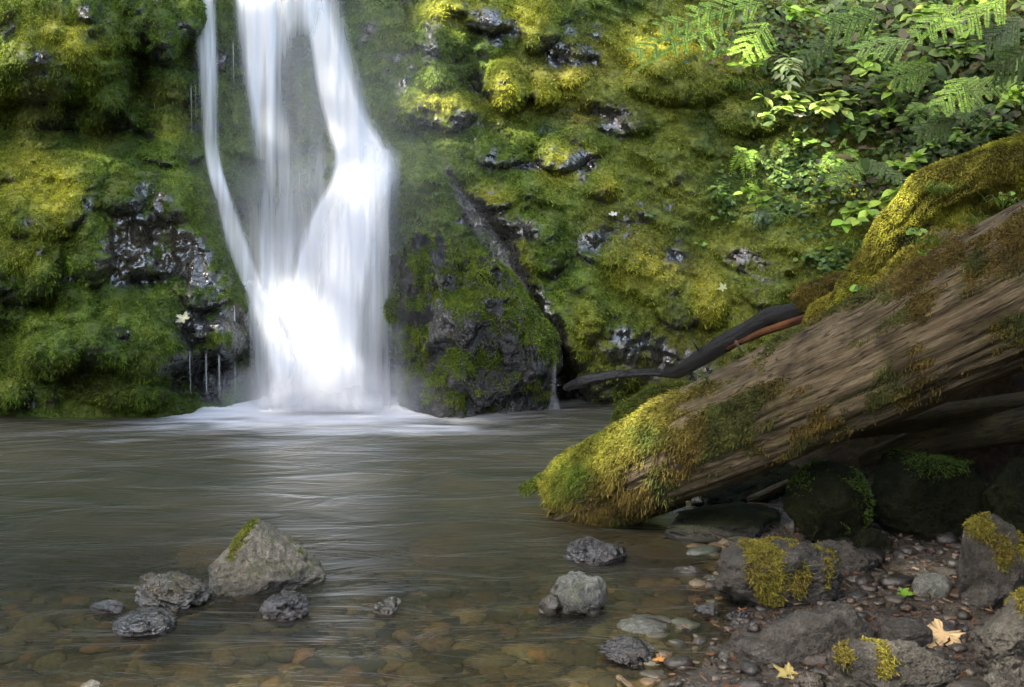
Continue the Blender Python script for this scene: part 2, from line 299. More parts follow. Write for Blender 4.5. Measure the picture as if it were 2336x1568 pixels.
# moss cushions: (u, v, ru, rv, amplitude m); rounded above, cut under below
CU = [(90,140,190,120,.22),(60,60,200,150,.2),(190,95,70,70,.12),(255,90,40,60,.10),(250,215,55,55,.16),(255,160,45,40,.1),(365,70,70,75,.16),(370,110,48,45,.12),(430,40,40,60,.12),
 (100,230,60,130,.10),(45,300,50,70,.07),(210,280,60,60,.08),(390,300,60,55,.14),(395,345,70,40,.12),(320,270,25,35,.07),(410,200,45,40,.08),
 (60,385,90,45,.12),(180,390,70,50,.1),(80,480,110,80,.12),(210,580,50,90,.13),(60,620,90,90,.10),(290,450,60,50,.08),(420,450,70,70,.1),(330,420,60,40,.06),
 (110,800,75,75,.20),(220,790,80,60,.17),(330,800,95,90,.18),(370,730,60,50,.08),(180,700,50,50,.1),(20,900,60,40,.10),(300,890,120,50,.08),(470,640,75,80,.12),(450,560,60,60,.08),(510,790,60,45,.12),(500,760,70,35,.1),
 (640,90,60,90,.12),(700,240,55,120,.14),(590,330,60,60,.1),(700,400,75,40,.07),(560,430,60,70,.1),
 (1000,80,80,80,.12),(980,170,70,60,.12),(930,230,60,70,.14),(1010,250,70,60,.12),(1030,20,70,40,.1),(1110,40,60,40,.1),(1160,200,52,62,.15),(1240,210,35,50,.09),(1290,150,60,60,.06),(1220,60,50,70,.08),(1180,320,50,30,.06),
 (1200,850,70,50,.08),
 (1120,450,60,35,.09),(1130,350,60,40,.08),(1240,560,60,80,.07),(1330,700,60,110,.08),(1300,800,50,60,.08),(1280,350,60,50,.09),(1390,430,30,40,.05),(1420,270,60,50,.06),
 (1450,600,90,80,.10),(1510,650,60,60,.09),(1620,690,45,70,.13),(1560,700,60,60,.08),(1750,660,70,50,.08),(1560,180,130,70,.12),(1330,330,60,40,.07),(1700,250,90,70,.10),(1750,560,120,90,.08)]
bul = np.zeros_like(Y0)
wn3 = fbm(np.stack([UU / 90, VV / 90, UU * 0], -1), 3, 5) * 0.35
for (u, v, ru, rv, a) in CU:
    du = (UU - u) / ru + wn3; dv = (VV - v) / rv; dv = np.where(dv > 0, dv * 1.15, dv * 0.9); q = np.clip(1 - (du * du + dv * dv), 0, 1)
    bul = np.maximum(bul, a * np.where(dv > 0, np.power(q, 0.38), np.power(q, 0.75)))
r3 = np.random.default_rng(3)
small = np.zeros_like(Y0)
for i in range(420):                       # small cushions all over
    u = r3.uniform(-50, 2380); v = r3.uniform(-45, 960)
    ru = r3.uniform(14, 44); rv = ru * r3.uniform(0.7, 1.3); a = ru / 365 * r3.uniform(.3, .75)
    iu = (US > u - ru * 1.3) & (US < u + ru * 1.3); iv = (VS > v - rv * 1.3) & (VS < v + rv * 1.3)
    if not iu.any() or not iv.any(): continue
    ix = np.ix_(iv, iu); du = (UU[ix] - u) / ru + wn3[ix]; dv = (VV[ix] - v) / rv; q = np.clip(1 - (du * du + dv * dv), 0, 1)
    small[ix] = np.maximum(small[ix], a * np.where(dv > 0, q ** 0.4, q ** 0.8))
W0 = P(UU, VV, Y0)
lfm = sstep(1000, 500, UU)
rough_ = fbm(W0 * np.array([3.2, 3.2, 2.4]), 5, 11) * 0.11 + ridged(W0 * np.array([5, 5, 4]), 4, 23) * 0.045 + fbm(W0 * 22, 3, 31) * 0.022
rough_ += (1 - lfm) * ridged(W0 @ np.array([[1, 0, .35], [0, 1, 0], [-.5, 0, 1]]) * np.array([2.2, 2, 8]), 4, 27) * 0.05 + lfm * fbm(W0 * np.array([11, 4, 2.6]), 3, 29) * 0.05
infall = np.exp(-(((UU - (640 + 0.09 * VV)) / 170) ** 2)) * sstep(960, 900, VV)
YC = Y0 - bul * 1.7 - small * 1.0 * (1 - 0.6 * infall) - rough_ * (1 - 0.45 * infall)
# horizontal ledge lines on the left wall and stepped strata on the right
def blob(cu, cv, ru, rv, ang=0.0, pw=1.0):
    c, s = math.cos(R(ang)), math.sin(R(ang)); du = (UU - cu) * c + (VV - cv) * s; dv = -(UU - cu) * s + (VV - cv) * c
    return np.exp(-((du / ru) ** 2 + (dv / rv) ** 2) ** pw)
YC += 0.16 * blob(200, 300, 230, 26) * sstep(0, 1, np.ones_like(UU)) + 0.12 * blob(330, 130, 22, 110) + 0.10 * blob(300, 330, 60, 30)
YC += 0.22 * blob(330, 215, 26, 110) + 0.22 * blob(440, 240, 36, 80) + 0.16 * blob(215, 320, 50, 26) + .12 * blob(20, 300, 30, 60) + .15 * blob(420, 120, 16, 40)
YC += 0.22 * blob(100, 700, 110, 22) + 0.16 * blob(60, 760, 70, 20) + 0.14 * blob(330, 645, 60, 16) + 0.2 * blob(220, 870, 60, 35) + 0.3 * blob(470, 860, 70, 45) + .15 * blob(20, 800, 30, 70)
YC += 0.16 * blob(1170, 640, 34, 190, -28) + 0.10 * blob(890, 560, 24, 150)
YC += 0.24 * blob(905, 850, 42, 70) + 0.16 * blob(1130, 915, 170, 22) + 0.25 * blob(1280, 870, 45, 50) + 0.12 * blob(1180, 650, 22, 170, -28) + 0.1 * blob(1045, 450, 14, 70, -25)
YC += 0.1 * blob(1080, 210, 30, 40) + 0.12 * blob(1350, 150, 120, 25, 10) + 0.08 * blob(1330, 260, 140, 16, 8) + .08 * blob(1270, 210, 30, 60)
VC = P(UU, VV, YC).reshape(-1, 3); FCl = grid_faces(nU, nV)[:, ::-1]
NC = -grid_normals(VC, nU, nV); NC = np.where((NC[:, 1:2] > 0), -NC, NC)
def cliffY(u, v):
    i = np.clip(np.searchsorted(VS, v) - 1, 0, nV - 2); j = np.clip(np.searchsorted(US, u) - 1, 0, nU - 2); return YC[i, j]
def cliffN(u, v):
    i = np.clip(np.searchsorted(VS, v) - 1, 0, nV - 2); j = np.clip(np.searchsorted(US, u) - 1, 0, nU - 2); return NC.reshape(nV, nU, 3)[i, j]
# cover: moss amount and colours
pn = np.stack([UU / 70, VV / 70, UU * 0 + 2], -1); nA = fbm(pn, 5, 41); nB = fbm(pn * 0.5 + 9, 4, 43); nC2 = fbm(pn * 2.2 + 30, 4, 47)
up = NC.reshape(nV, nU, 3)[..., 2]
moss = 0.72 + 0.5 * nA + 0.35 * nC2 + 0.25 * (up - 0.2)
bare = (1.3 * blob(310, 590, 80, 75) + 1.1 * blob(370, 480, 30, 70, 10) + 0.9 * blob(430, 580, 40, 60) + 0.7 * blob(480, 620, 60, 60) + 0.6 * blob(200, 480, 20, 30) + 0.9 * blob(320, 440, 20, 60)
 + 1.3 * blob(470, 730, 70, 22) + 0.9 * blob(440, 760, 30, 30) + 1.4 * blob(470, 860, 60, 60) + 1.5 * blob(905, 830, 40, 95) + 0.6 * blob(905, 570, 30, 110)
 + 1.4 * blob(1180, 640, 30, 160, -26) + 1.0 * blob(1080, 500, 40, 35) + 0.9 * blob(1040, 430, 14, 70, -24) + 1.5 * blob(1250, 790, 34, 36) + 1.4 * blob(1130, 910, 170, 28) + 1.2 * blob(1250, 880, 50, 60)
 + 0.8 * blob(960, 600, 60, 30) + 0.8 * blob(1090, 210, 22, 40) + .7 * blob(1130, 60, 50, 20) + 0.6 * blob(1370, 70, 60, 20) + .7 * blob(1400, 260, 60, 40) + 0.7 * blob(1330, 370, 40, 30)
 + 0.6 * blob(1200, 520, 70, 25) + .7 * blob(1270, 125, 25, 25) + 0.7 * blob(1530, 590, 60, 25, 30) + 0.9 * blob(1700, 590, 55, 25, 20) + .7 * blob(1690, 400, 60, 14, -20) + .6 * blob(1400, 520, 60, 40)
 + .8 * blob(1480, 800, 130, 70) + .5 * blob(250, 60, 18, 30) + 0.7 * blob(1210, 380, 80, 14) + .7 * blob(960, 365, 50, 16) + 0.6 * blob(1150, 70, 40, 40) + .6 * blob(1460, 470, 50, 40) + 0.5 * blob(540, 770, 40, 60)
 + .6 * blob(1140, 290, 40, 25) + 0.6 * blob(1350, 130, 60, 30) + .5 * blob(1350, 560, 40, 40))
right = sstep(1250, 1600, UU)
nD = ridged(pn * 3.1 + 5, 4, 49)
moss = moss - bare * (0.55 + 1.2 * nC2 + .35 * nD) - 0.10 * sstep(880, 1000, UU) * (0.4 + nD) - .10 * lfm * nD + 0.18 * right * sstep(800, 500, VV)
moss = sstep(0.28, 0.52, moss)
yel_sun = (0.9 * blob(80, 420, 110, 60) + 0.7 * blob(130, 460, 60, 70) + .6 * blob(390, 290, 50, 30) + 0.8 * blob(180, 100, 60, 50) + 0.6 * blob(80, 60, 100, 60) + 0.5 * blob(60, 580, 60, 60)
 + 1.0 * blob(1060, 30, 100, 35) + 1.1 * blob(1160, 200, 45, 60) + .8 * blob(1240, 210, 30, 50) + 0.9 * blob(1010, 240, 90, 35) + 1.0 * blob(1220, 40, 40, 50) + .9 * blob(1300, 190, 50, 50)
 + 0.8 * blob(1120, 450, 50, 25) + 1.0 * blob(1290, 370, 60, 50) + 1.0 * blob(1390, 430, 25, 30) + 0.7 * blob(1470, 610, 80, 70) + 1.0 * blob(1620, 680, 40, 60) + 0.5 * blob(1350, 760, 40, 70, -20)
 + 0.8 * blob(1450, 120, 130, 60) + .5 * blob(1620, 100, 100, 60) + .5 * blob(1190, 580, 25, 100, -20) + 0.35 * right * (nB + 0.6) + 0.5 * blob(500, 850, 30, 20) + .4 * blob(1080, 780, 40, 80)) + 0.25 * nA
yel_sun = np.clip(yel_sun, 0, 1)  # yellow moss, plus sunlit spots put into the moss colour
brn = np.clip(0.9 * blob(1290, 140, 110, 60) + .9 * blob(1330, 260, 120, 30) + 0.7 * blob(80, 260, 70, 110) + 0.5 * blob(250, 300, 60, 50) + .7 * blob(1530, 600, 70, 40, 25) + 0.5 * blob(1400, 520, 90, 60)
 + 0.6 * blob(1560, 820, 200, 50) + 0.5 * blob(380, 220, 70, 50) + .5 * blob(200, 880, 90, 50) + 0.35 * nB + .2 * right, 0, 1)
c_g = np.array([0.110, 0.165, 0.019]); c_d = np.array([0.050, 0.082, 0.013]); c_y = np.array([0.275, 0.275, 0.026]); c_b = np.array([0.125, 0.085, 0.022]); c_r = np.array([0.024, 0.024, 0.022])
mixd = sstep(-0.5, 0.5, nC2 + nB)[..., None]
cm = c_d + (c_g - c_d) * mixd; cm = cm + (c_y - cm) * yel_sun[..., None]; cm = cm + (c_b - cm) * (brn * 0.75)[..., None] * (0.6 + 0.6 * sstep(-0.2, 0.4, nC2)[..., None])
cr = c_r * (0.75 + 0.9 * sstep(-0.3, 0.6, nA)[..., None]) + np.array([0.02, 0.012, 0.0]) * sstep(0.0, 0.5, nB)[..., None]
soil = sstep(1850, 2150, UU) * sstep(420, 250, VV)
cm = cm * (1 - .55 * soil[..., None])
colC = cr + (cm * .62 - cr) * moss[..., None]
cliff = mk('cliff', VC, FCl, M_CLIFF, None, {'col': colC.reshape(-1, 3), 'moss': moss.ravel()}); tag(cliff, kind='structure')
# shoots of moss on it: uncountable
fw = (moss.ravel()[FCl].mean(1)) ** 1.5; cu = UU.ravel()[FCl[:, 0]]; cv = VV.ravel()[FCl[:, 0]]
fw = fw * ((cu > -80) & (cu < 2420) & (cv > -70) & (cv < 1000)); fw = fw * np.where((cu > 1250) & (cv > 1760 - 0.6 * cu), 0.0 + 1.0 * (cv < 2000 - 0.62 * cu), 1.0)
fw = fw * sstep(-.45, .15, fbm(VC * 14, 3, 57))[FCl[:, 0]]
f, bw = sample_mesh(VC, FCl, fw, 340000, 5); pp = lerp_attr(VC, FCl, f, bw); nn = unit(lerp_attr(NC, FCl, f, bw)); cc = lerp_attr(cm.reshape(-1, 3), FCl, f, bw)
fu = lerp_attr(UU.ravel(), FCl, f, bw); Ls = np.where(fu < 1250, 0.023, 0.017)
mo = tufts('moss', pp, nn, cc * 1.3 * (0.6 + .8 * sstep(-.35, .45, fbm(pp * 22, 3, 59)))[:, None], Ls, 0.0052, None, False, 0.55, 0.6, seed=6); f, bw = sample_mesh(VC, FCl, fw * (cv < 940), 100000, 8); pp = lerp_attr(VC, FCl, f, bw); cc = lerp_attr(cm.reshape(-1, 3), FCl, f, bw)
mo2 = tufts('moss', pp, unit(lerp_attr(NC, FCl, f, bw)), cc * 1.4, .022, .0052, None, True, .7, .55, seed=9); tag(mo2, 'longer drooping moss shoots standing out from the moss mat on the rock', 'moss', kind='stuff')
tag(mo, 'thick green and yellow moss covering the wet rock face', 'moss', kind='stuff')

# ------------------------------------------------------------------ stream bed, shore and the ground round about
SH = np.array([G(u, v, 0.0) for u, v in [(1480, 1568), (1560, 1500), (1640, 1425), (1660, 1340), (1720, 1255), (1640, 1190), (1600, 1100), (1530, 980), (1500, 930)]])
def xs(y): return np.interp(y, SH[:, 1], SH[:, 0])
def H(x, y):
    x = np.asarray(x, float); y = np.asarray(y, float); p = np.stack([x, y, x * 0], -1)
    d = x - xs(y) + 0.10 * fbm(p * 3.0, 3, 61); n = fbm(p * 4, 4, 63)
    land = np.minimum(0.16 * d, 0.03 + 0.012 * d) + sstep(4.75, 5.6, y) * np.minimum(np.clip(d, 0, None), 1.3) * 0.50 * sstep(7.2, 6.2, y - .4 * d)
    deep = -(0.035 + 0.055 * np.clip(-d, 0, 2.2) + 0.75 * sstep(4.4, 6.4, y) * sstep(0, 1.2, -d)); z = np.where(d > 0, land, np.maximum(np.minimum(deep, 0), 0.16 * d - .005))
    z = z + 0.018 * n + 0.008 * fbm(p * 15, 3, 67)
    side = sstep(3.6, 8, np.abs(x)) * 3.5 + sstep(1.0, -7, y) * 3.5 + sstep(0, .9, x - .42 * np.clip(y, 2.2, 9) - .25) * sstep(-1.5, 1.5, y) * 1.5  # unseen banks round about, the right one raised to block sky
    return z + side
xa = axis(0.022, -2.9, 3.0, -16, 16, 0.4); ya = axis(0.022, 2.9, 8.2, -16, 9.4, 0.4); XX, YY = np.meshgrid(xa, ya); ZZ = H(XX, YY)
VB = np.stack([XX, YY, ZZ], -1).reshape(-1, 3); nb = fbm(VB * 2.5, 4, 71)[:, None]; nb2 = fbm(VB * 9, 4, 73)[:, None]
dl = (VB[:, 0] - xs(VB[:, 1]))[:, None]; cw = np.array([0.075, 0.066, 0.038]) + nb * np.array([.03, .025, .01]) + nb2 * 0.02; cl_ = np.array([0.032, 0.026, 0.02]) + nb2 * 0.012
cb = np.clip(cw + (cl_ - cw) * sstep(-0.1, 0.1, dl), 0.006, 1); cb = cb * (1 - 0.75 * sstep(4.6, 5.3, VB[:, 1:2]))  # deep bed tone, and shade behind the log put into the soil colour
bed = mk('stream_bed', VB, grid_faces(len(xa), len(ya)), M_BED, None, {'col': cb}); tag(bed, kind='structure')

# water surface
xa = axis(0.03, -3.4, 3.0, -6, 4, 0.3); ya = axis(0.03, 1.8, 8.6, 0, 8.61, 0.3)[:-1]; XW, YW = np.meshgrid(xa, ya); pw = np.stack([XW, YW * 2.2, XW * 0], -1)
zw = 0.006 * fbm(pw * 2.5, 3, 81) + 0.012 * fbm(pw * 1.6, 3, 83) * sstep(4.5, 7.5, YW)
imp = G(735, 930)[:2]; dd = np.hypot((XW - imp[0]) / 0.75, (YW - imp[1]) / 0.34); foam = np.exp(-dd ** 1.6 * 0.85); foam = foam + 0.30 * np.exp(-(np.hypot((XW - imp[0] - 0.1) / 1.1, (YW - imp[1] + .1) / .38)) ** 2)
foam = foam + 0.24 * np.exp(-(((XW + 0.95) / 1.0) ** 2 + ((YW - 7.0) / 0.28) ** 2)) + 0.08 * np.exp(-(((XW + 1.5) / 1.8) ** 2 + ((YW - 6.6) / 0.5) ** 2))
silt = 0.08 + 0.80 * sstep(3.9, 5.8, YW) - 0.12 * sstep(0.2, 1.2, XW)
wat = mk('water', np.stack([XW, YW, zw], -1).reshape(-1, 3), grid_faces(len(xa), len(ya)), M_POOL, None, {'foam': foam.ravel(), 'silt': silt.ravel()}); tag(wat, kind='structure')

# ------------------------------------------------------------------ the waterfall
def veil(name, rows, a_rows, parent, nu=50, nv=150, fold=0.03, seed=0, soft=(0.3, 0.3), back=0.0):
    """rows: (v, uL, uR, Y) down the flow; a_rows: (v, alpha). A sheet of water with real folds, thinning at its edges"""
    rows = np.array(rows, float); t = np.linspace(0, 1, nv); tv = (rows[:, 0] - rows[0, 0]) / (rows[-1, 0] - rows[0, 0])
    def sm(c):
        f = np.interp(t, tv, c); k = np.ones(11) / 11; g = np.pad(f, 5, mode='edge'); return np.convolve(g, k, 'valid')
    v = np.interp(t, tv, rows[:, 0]); L, Rr, Y = sm(rows[:, 1]), sm(rows[:, 2]), sm(rows[:, 3]); s = np.linspace(0, 1, nu)
    U = L[:, None] + (Rr - L)[:, None] * s; V = np.repeat(v[:, None], nu, 1); Yg = np.repeat(Y[:, None], nu, 1)
    arr = np.array(a_rows, float); A = np.interp(v, arr[:, 0], arr[:, 1])[:, None] * sstep(0, soft[0], s)[None] * sstep(0, soft[1], 1 - s)[None]
    q = np.stack([U / 22, V / 260, U * 0 + seed], -1); fl = fbm(q, 3, 100 + seed); Yg = Yg - fold * fl - fold * 0.9 * np.sin(np.pi * s)[None] + back
    A = A * np.clip(1 + 0.45 * fbm(np.stack([U / 14, V / 330, U * 0 + seed + 5], -1), 3, 120 + seed), 0.2, 1.5)
    W = P(U, V, Yg).reshape(-1, 3); W[:, 2] = np.maximum(W[:, 2], -0.03)
    uv = np.stack([U.ravel() / 300 + seed * 0.37, V.ravel() / 300], -1)
    return mk(name, W, grid_faces(nu, nv), M_FALL, parent, {'alpha': np.clip(A, 0, 1).ravel()}, uv=uv)
fall = empty('waterfall', (G(735, 925)[0], G(735, 925)[1], 0)); tag(fall, 'white silky waterfall dropping down the mossy cliff into the pool', 'waterfall')
vs = []
vs.append(veil('side_strand', [(-700, 380, 430, 9.1), (-100, 432, 490, 8.7), (0, 436, 496, 8.6), (150, 448, 502, 8.5), (300, 456, 502, 8.4), (370, 462, 505, 8.3), (430, 480, 525, 8.08), (520, 498, 560, 7.98), (590, 520, 585, 7.92), (660, 545, 610, 7.95), (720, 550, 650, 7.85), (800, 560, 660, 7.75), (870, 562, 670, 7.72), (925, 562, 680, 7.7)],
     [(-700, .6), (0, .75), (150, .8), (320, .5), (400, .9), (470, .55), (600, .85), (700, .7), (760, .5), (880, .4), (925, .4)], fall, seed=1))
vs.append(veil('left_column', [(-700, 520, 800, 9.3), (-100, 520, 690, 8.75), (0, 520, 690, 8.7), (60, 530, 690, 8.62), (120, 538, 670, 8.58), (200, 548, 662, 8.5), (300, 565, 690, 8.42), (370, 575, 700, 8.32), (430, 590, 705, 8.25), (600, 600, 715, 8.15), (750, 615, 720, 8.0), (925, 630, 740, 7.75)],
     [(-700, .9), (0, 1.25), (90, 1.1), (200, .85), (300, .7), (370, .5), (450, .28), (600, .25), (700, .45), (850, .8), (925, 1)], fall, seed=2, soft=(.28, .5)))
vs.append(veil('middle_film', [(-300, 600, 780, 8.75), (0, 610, 770, 8.62), (60, 620, 740, 8.6), (200, 640, 745, 8.5), (370, 650, 770, 8.4), (395, 640, 790, 8.2), (450, 640, 780, 8.2), (600, 640, 780, 8.15), (925, 640, 800, 7.8)],
     [(-300, .7), (0, .8), (50, .6), (90, .25), (200, .2), (330, .18), (400, .3), (500, .25), (600, .35), (800, .7), (925, .8)], fall, seed=3, soft=(.4, .4)))
vs.append(veil('right_cascade', [(-700, 640, 820, 9.4), (-100, 660, 795, 8.75), (0, 672, 785, 8.68), (60, 690, 800, 8.6), (150, 706, 828, 8.52), (230, 716, 848, 8.45), (300, 738, 872, 8.38), (350, 755, 918, 8.26), (375, 760, 955, 8.14), (400, 762, 935, 8.08), (440, 720, 905, 8.05), (500, 690, 892, 8.0), (600, 655, 876, 7.95), (700, 640, 866, 7.88), (800, 636, 862, 7.8), (900, 628, 870, 7.66), (940, 600, 890, 7.5)],
     [(-700, 1), (0, 1.1), (150, 1.3), (250, 1.6), (400, 2.2), (500, 2.2), (700, 2.0), (905, 2.0), (925, 1.8), (940, .3)], fall, nu=80, seed=4, soft=(.28, .6), fold=.05))
vs.append(veil('bright_core', [(300, 790, 862, 8.3), (370, 800, 905, 8.12), (430, 750, 905, 7.9), (500, 715, 885, 7.84), (600, 705, 868, 7.78), (700, 685, 855, 7.72), (800, 650, 850, 7.66), (870, 620, 862, 7.56), (940, 560, 900, 7.42)],
     [(300, .0), (370, 1.0), (500, 1.9), (700, 1.8), (850, 2.2), (905, 2.4), (925, 2.2), (940, .4)], fall, seed=5, soft=(.65, .5), fold=.03))
vs.append(veil('outer_film', [(340, 850, 930, 8.1), (380, 850, 925, 8.05), (500, 830, 915, 7.95), (650, 810, 925, 7.86), (720, 800, 950, 7.8), (850, 800, 950, 7.7), (925, 790, 985, 7.6)],
     [(340, .2), (380, .7), (500, .75), (700, .6), (800, .45), (925, .4)], fall, seed=6, soft=(.3, .7)))
vs.append(veil('spray_veil', [(370, 505, 790, 8.2), (430, 510, 780, 8.15), (550, 530, 760, 8.1), (700, 560, 750, 7.95), (800, 585, 740, 7.86), (925, 600, 740, 7.7)],
     [(370, .05), (480, .4), (560, .6), (650, .8), (750, .9), (850, .9), (925, .3)], fall, seed=7, soft=(.3, .4), fold=.06))
vs.append(veil('lower_left_fan', [(640, 548, 585, 7.9), (700, 558, 640, 7.8), (780, 585, 670, 7.72), (860, 610, 690, 7.66), (930, 570, 730, 7.6)], [(640, .3), (700, .7), (800, .8), (870, .95), (930, 1.2)], fall, seed=8, soft=(.4, .3)))
vs.append(veil('splash', [(850, 640, 850, 7.62), (890, 560, 920, 7.52), (915, 520, 960, 7.45), (935, 500, 980, 7.40), (942, 480, 1000, 7.38)], [(850, .0), (890, .6), (920, 1.0), (935, .6), (942, .0)], fall, nv=60, seed=9, soft=(.42, .42), fold=.02))
localize(fall, *vs)
ty = lambda u, v: float(cliffY(u, v)) - .05
tr1 = veil('trickle', [(385, 985, 1012, ty(1000, 385)), (430, 1022, 1052, ty(1037, 430)), (510, 1062, 1125, ty(1100, 510)), (600, 1118, 1192, ty(1155, 600)), (680, 1165, 1228, ty(1205, 680)), (740, 1205, 1265, ty(1240, 740)), (775, 1248, 1274, 7.60), (800, 1254, 1272, 7.55), (840, 1254, 1271, 7.53), (900, 1255, 1270, 7.53), (934, 1246, 1284, 7.52)], [(385, .0), (430, .12), (520, .10), (600, .16), (700, .16), (770, .22), (810, .34), (900, .2), (934, .2)], None, nu=24, nv=220, fold=0.02, seed=12)
tag(tr1, 'thin film of water sliding down the gully right of the outcrop and spouting off', 'trickle')
drips = []
def drip(u, v0, v1, w, label, grp='thin drips of water falling from the mossy overhangs'):
    y = float(min(cliffY(u, v0), cliffY(u, v0 + 8))) - 0.05
    o = veil('drip', [(v0, u - w, u + w, y), (v0 + (v1 - v0) * .3, u - w * .7, u + w * .7, y - .01), (v1, u + 2 - w * .7, u + 2 + w * .7, y - .01)], [(v0, .2), (v0 + 15, .5), (v1 - 15, .35), (v1, .1)], None, nu=7, nv=30, fold=0.0, seed=20 + len(drips), soft=(.5, .5))
    tag(o, label, 'drip', grp); drips.append(o)
for u, v0, v1, w, lb in [(318, 225, 345, 3, 'long water drip hanging left of the others under the upper mossy shelf'), (331, 235, 430, 2.6, 'longest thin drip beneath the pale mossy shelf on the left wall'), (353, 230, 428, 3, 'water drip under the right edge of the pale mossy shelf'),
    (436, 190, 320, 2.6, 'drip left of the pair in the dark hollow beside the falls'), (446, 180, 315, 3, 'drip right of the pair in the dark hollow beside the falls'), (480, 210, 300, 2.6, 'slanting thin drip in the dark hollow nearest the falls'), (532, 90, 200, 3, 'drip in the dark groove between the two upper strands'),
    (535, 700, 905, 3, 'drip at the left end of the low dark cave under the ledge'), (470, 800, 905, 4, 'water thread in the middle of the low dark cave'), (500, 810, 905, 5, 'widest water thread in the low dark cave by the pool'), (433, 800, 900, 3, 'leftmost thin drip in the low dark cave by the pool')]: drip(u, v0, v1, w, lb)

# ------------------------------------------------------------------ trunks, roots, branches
def tube(pts, rad, nr=48, nl=200, seed=0, groove=0.03, lump=0.08, cap=True, flat=1.0):
    pts = np.asarray(pts, float); rad = np.asarray(rad, float); seg = np.linalg.norm(np.diff(pts, axis=0), axis=1); s = np.concatenate([[0], np.cumsum(seg)]); t = np.linspace(0, s[-1], nl)
    def cr(c):      # smooth interpolation
        f = np.interp(t, s, c); k = max(3, nl // 14) | 1; ker = np.hanning(k + 2)[1:-1]; ker /= ker.sum(); g = np.pad(f, k // 2, mode='reflect', reflect_type='odd'); return np.convolve(g, ker, 'valid')
    C = np.stack([cr(pts[:, i]) for i in range(3)], -1); rr = cr(rad)
    T = unit(np.gradient(C, axis=0)); up_ = np.array([0, 0, 1.0]); S = unit(np.cross(T, up_)); Uv = np.cross(S, T)
    th = np.linspace(0, 2 * np.pi, nr, endpoint=False); q = np.stack([np.repeat(t[:, None] * 1.6, nr, 1), np.cos(th)[None] * 1.2 + 0 * t[:, None], np.sin(th)[None] * 1.2 + 0 * t[:, None]], -1)
    q2 = q * np.array([1.2, 7, 7]); R_ = rr[:, None] * (1 + lump * fbm(q + seed, 3, 200 + seed) + groove * fbm(q2 + seed, 4, 210 + seed))
    V = C[:, None] + R_[..., None] * (np.cos(th)[None, :, None] * S[:, None] + flat * np.sin(th)[None, :, None] * Uv[:, None])
    uv = np.stack([np.repeat(t[:, None], nr, 1), np.repeat(th[None] / 6.2832, nl, 0)], -1).reshape(-1, 2); uv[:, 1] = np.abs(uv[:, 1] - 0.5) * 2 * float(rr.mean()) * 3
    V = V.reshape(-1, 3); Fq = grid_faces(nr, nl, True)
    Nn = (np.cos(th)[None, :, None] * S[:, None] + np.sin(th)[None, :, None] * Uv[:, None]).reshape(-1, 3)
    TT = np.repeat(t / s[-1], nr); TH = np.tile(th, nl)
    return V, Fq, uv, Nn, TT, TH, C
def caps(V, nr, nl, C): 
    V = np.vstack([V, C[:1], C[-1:]]); n = nr * nl; j = np.arange(nr)
    return V, np.stack([np.full(nr, n), (j + 1) % nr, j], -1), np.stack([np.full(nr, n + 1), n - nr + j, n - nr + (j + 1) % nr], -1)
def tube_obj(name, pts, rad, mat, parent=None, nr=24, nl=60, tone=1.0, **k):
    V, Fq, uv, Nn, TT, TH, C = tube(pts, rad, nr, nl, **k); V2, f1, f2 = caps(V, nr, nl, C)
    uv2 = np.vstack([uv, uv[:1], uv[-1:]]); o = mk(name, V2, [Fq, f1, f2], mat, parent, {'tone': np.full(len(V2), tone)}, uv=uv2); return o, V, Fq, Nn, TT, TH

# the big fallen log
la = [(1292, 1146, 5.25, .17), (1400, 1098, 5.10, .185), (1560, 1010, 4.90, .205), (1775, 925, 4.68, .215), (2000, 820, 4.46, .232), (2160, 740, 4.32, .243), (2336, 655, 4.18, .252), (2600, 520, 3.98, .262), (3000, 330, 3.75, .28)]
lp = np.array([P(u, v, y) for u, v, y, r in la]); lr = [a[3] for a in la]
V, Fq, uv, Nn, TT, TH, C = tube(lp, lr, 160, 520, seed=3, groove=0.055, lump=0.09)
S_ = (TT * np.linalg.norm(np.diff(lp, axis=0), axis=1).sum())
# weather checks: long cracks along the grain
ck = ridged(np.stack([S_ * 1.3, np.cos(TH) * 5, np.sin(TH) * 5], -1), 3, 221); V = V - Nn * (np.clip(ck - 0.45, 0, 1) * 0.035)[:, None]
jag = np.clip(1 - TT / 0.035, 0, 1); axisdir = unit(lp[1] - lp[0]); V = V - axisdir * (jag * 0.06 * fbm(np.stack([np.cos(TH) * 6, np.sin(TH) * 6, TH * 0], -1), 3, 227))[:, None]
V = V - Nn * (jag * 0.05 * (0.6 + fbm(np.stack([np.cos(TH) * 3, np.sin(TH) * 3, TT * 40], -1), 3, 229)))[:, None]
knot = np.exp(-(((S_ - np.interp(0, [0, 1], [1.58, 1])) / 0.05) ** 2 + (np.angle(np.exp(1j * (TH - 2.05))) / 0.2) ** 2))
logroot = empty('fallen_log', lp[0] * np.array([1, 1, 0])); tag(logroot, 'big weathered fallen log with yellow moss on its lower end slanting across the pool edge', 'log')
V2, f1, f2 = caps(V, 160, 520, C)
trunk = mk('trunk', V2, [Fq, f1, f2], M_LOG, None, {'tone': np.ones(len(V2))}, uv=np.vstack([uv, uv[:1], uv[-1:]]))
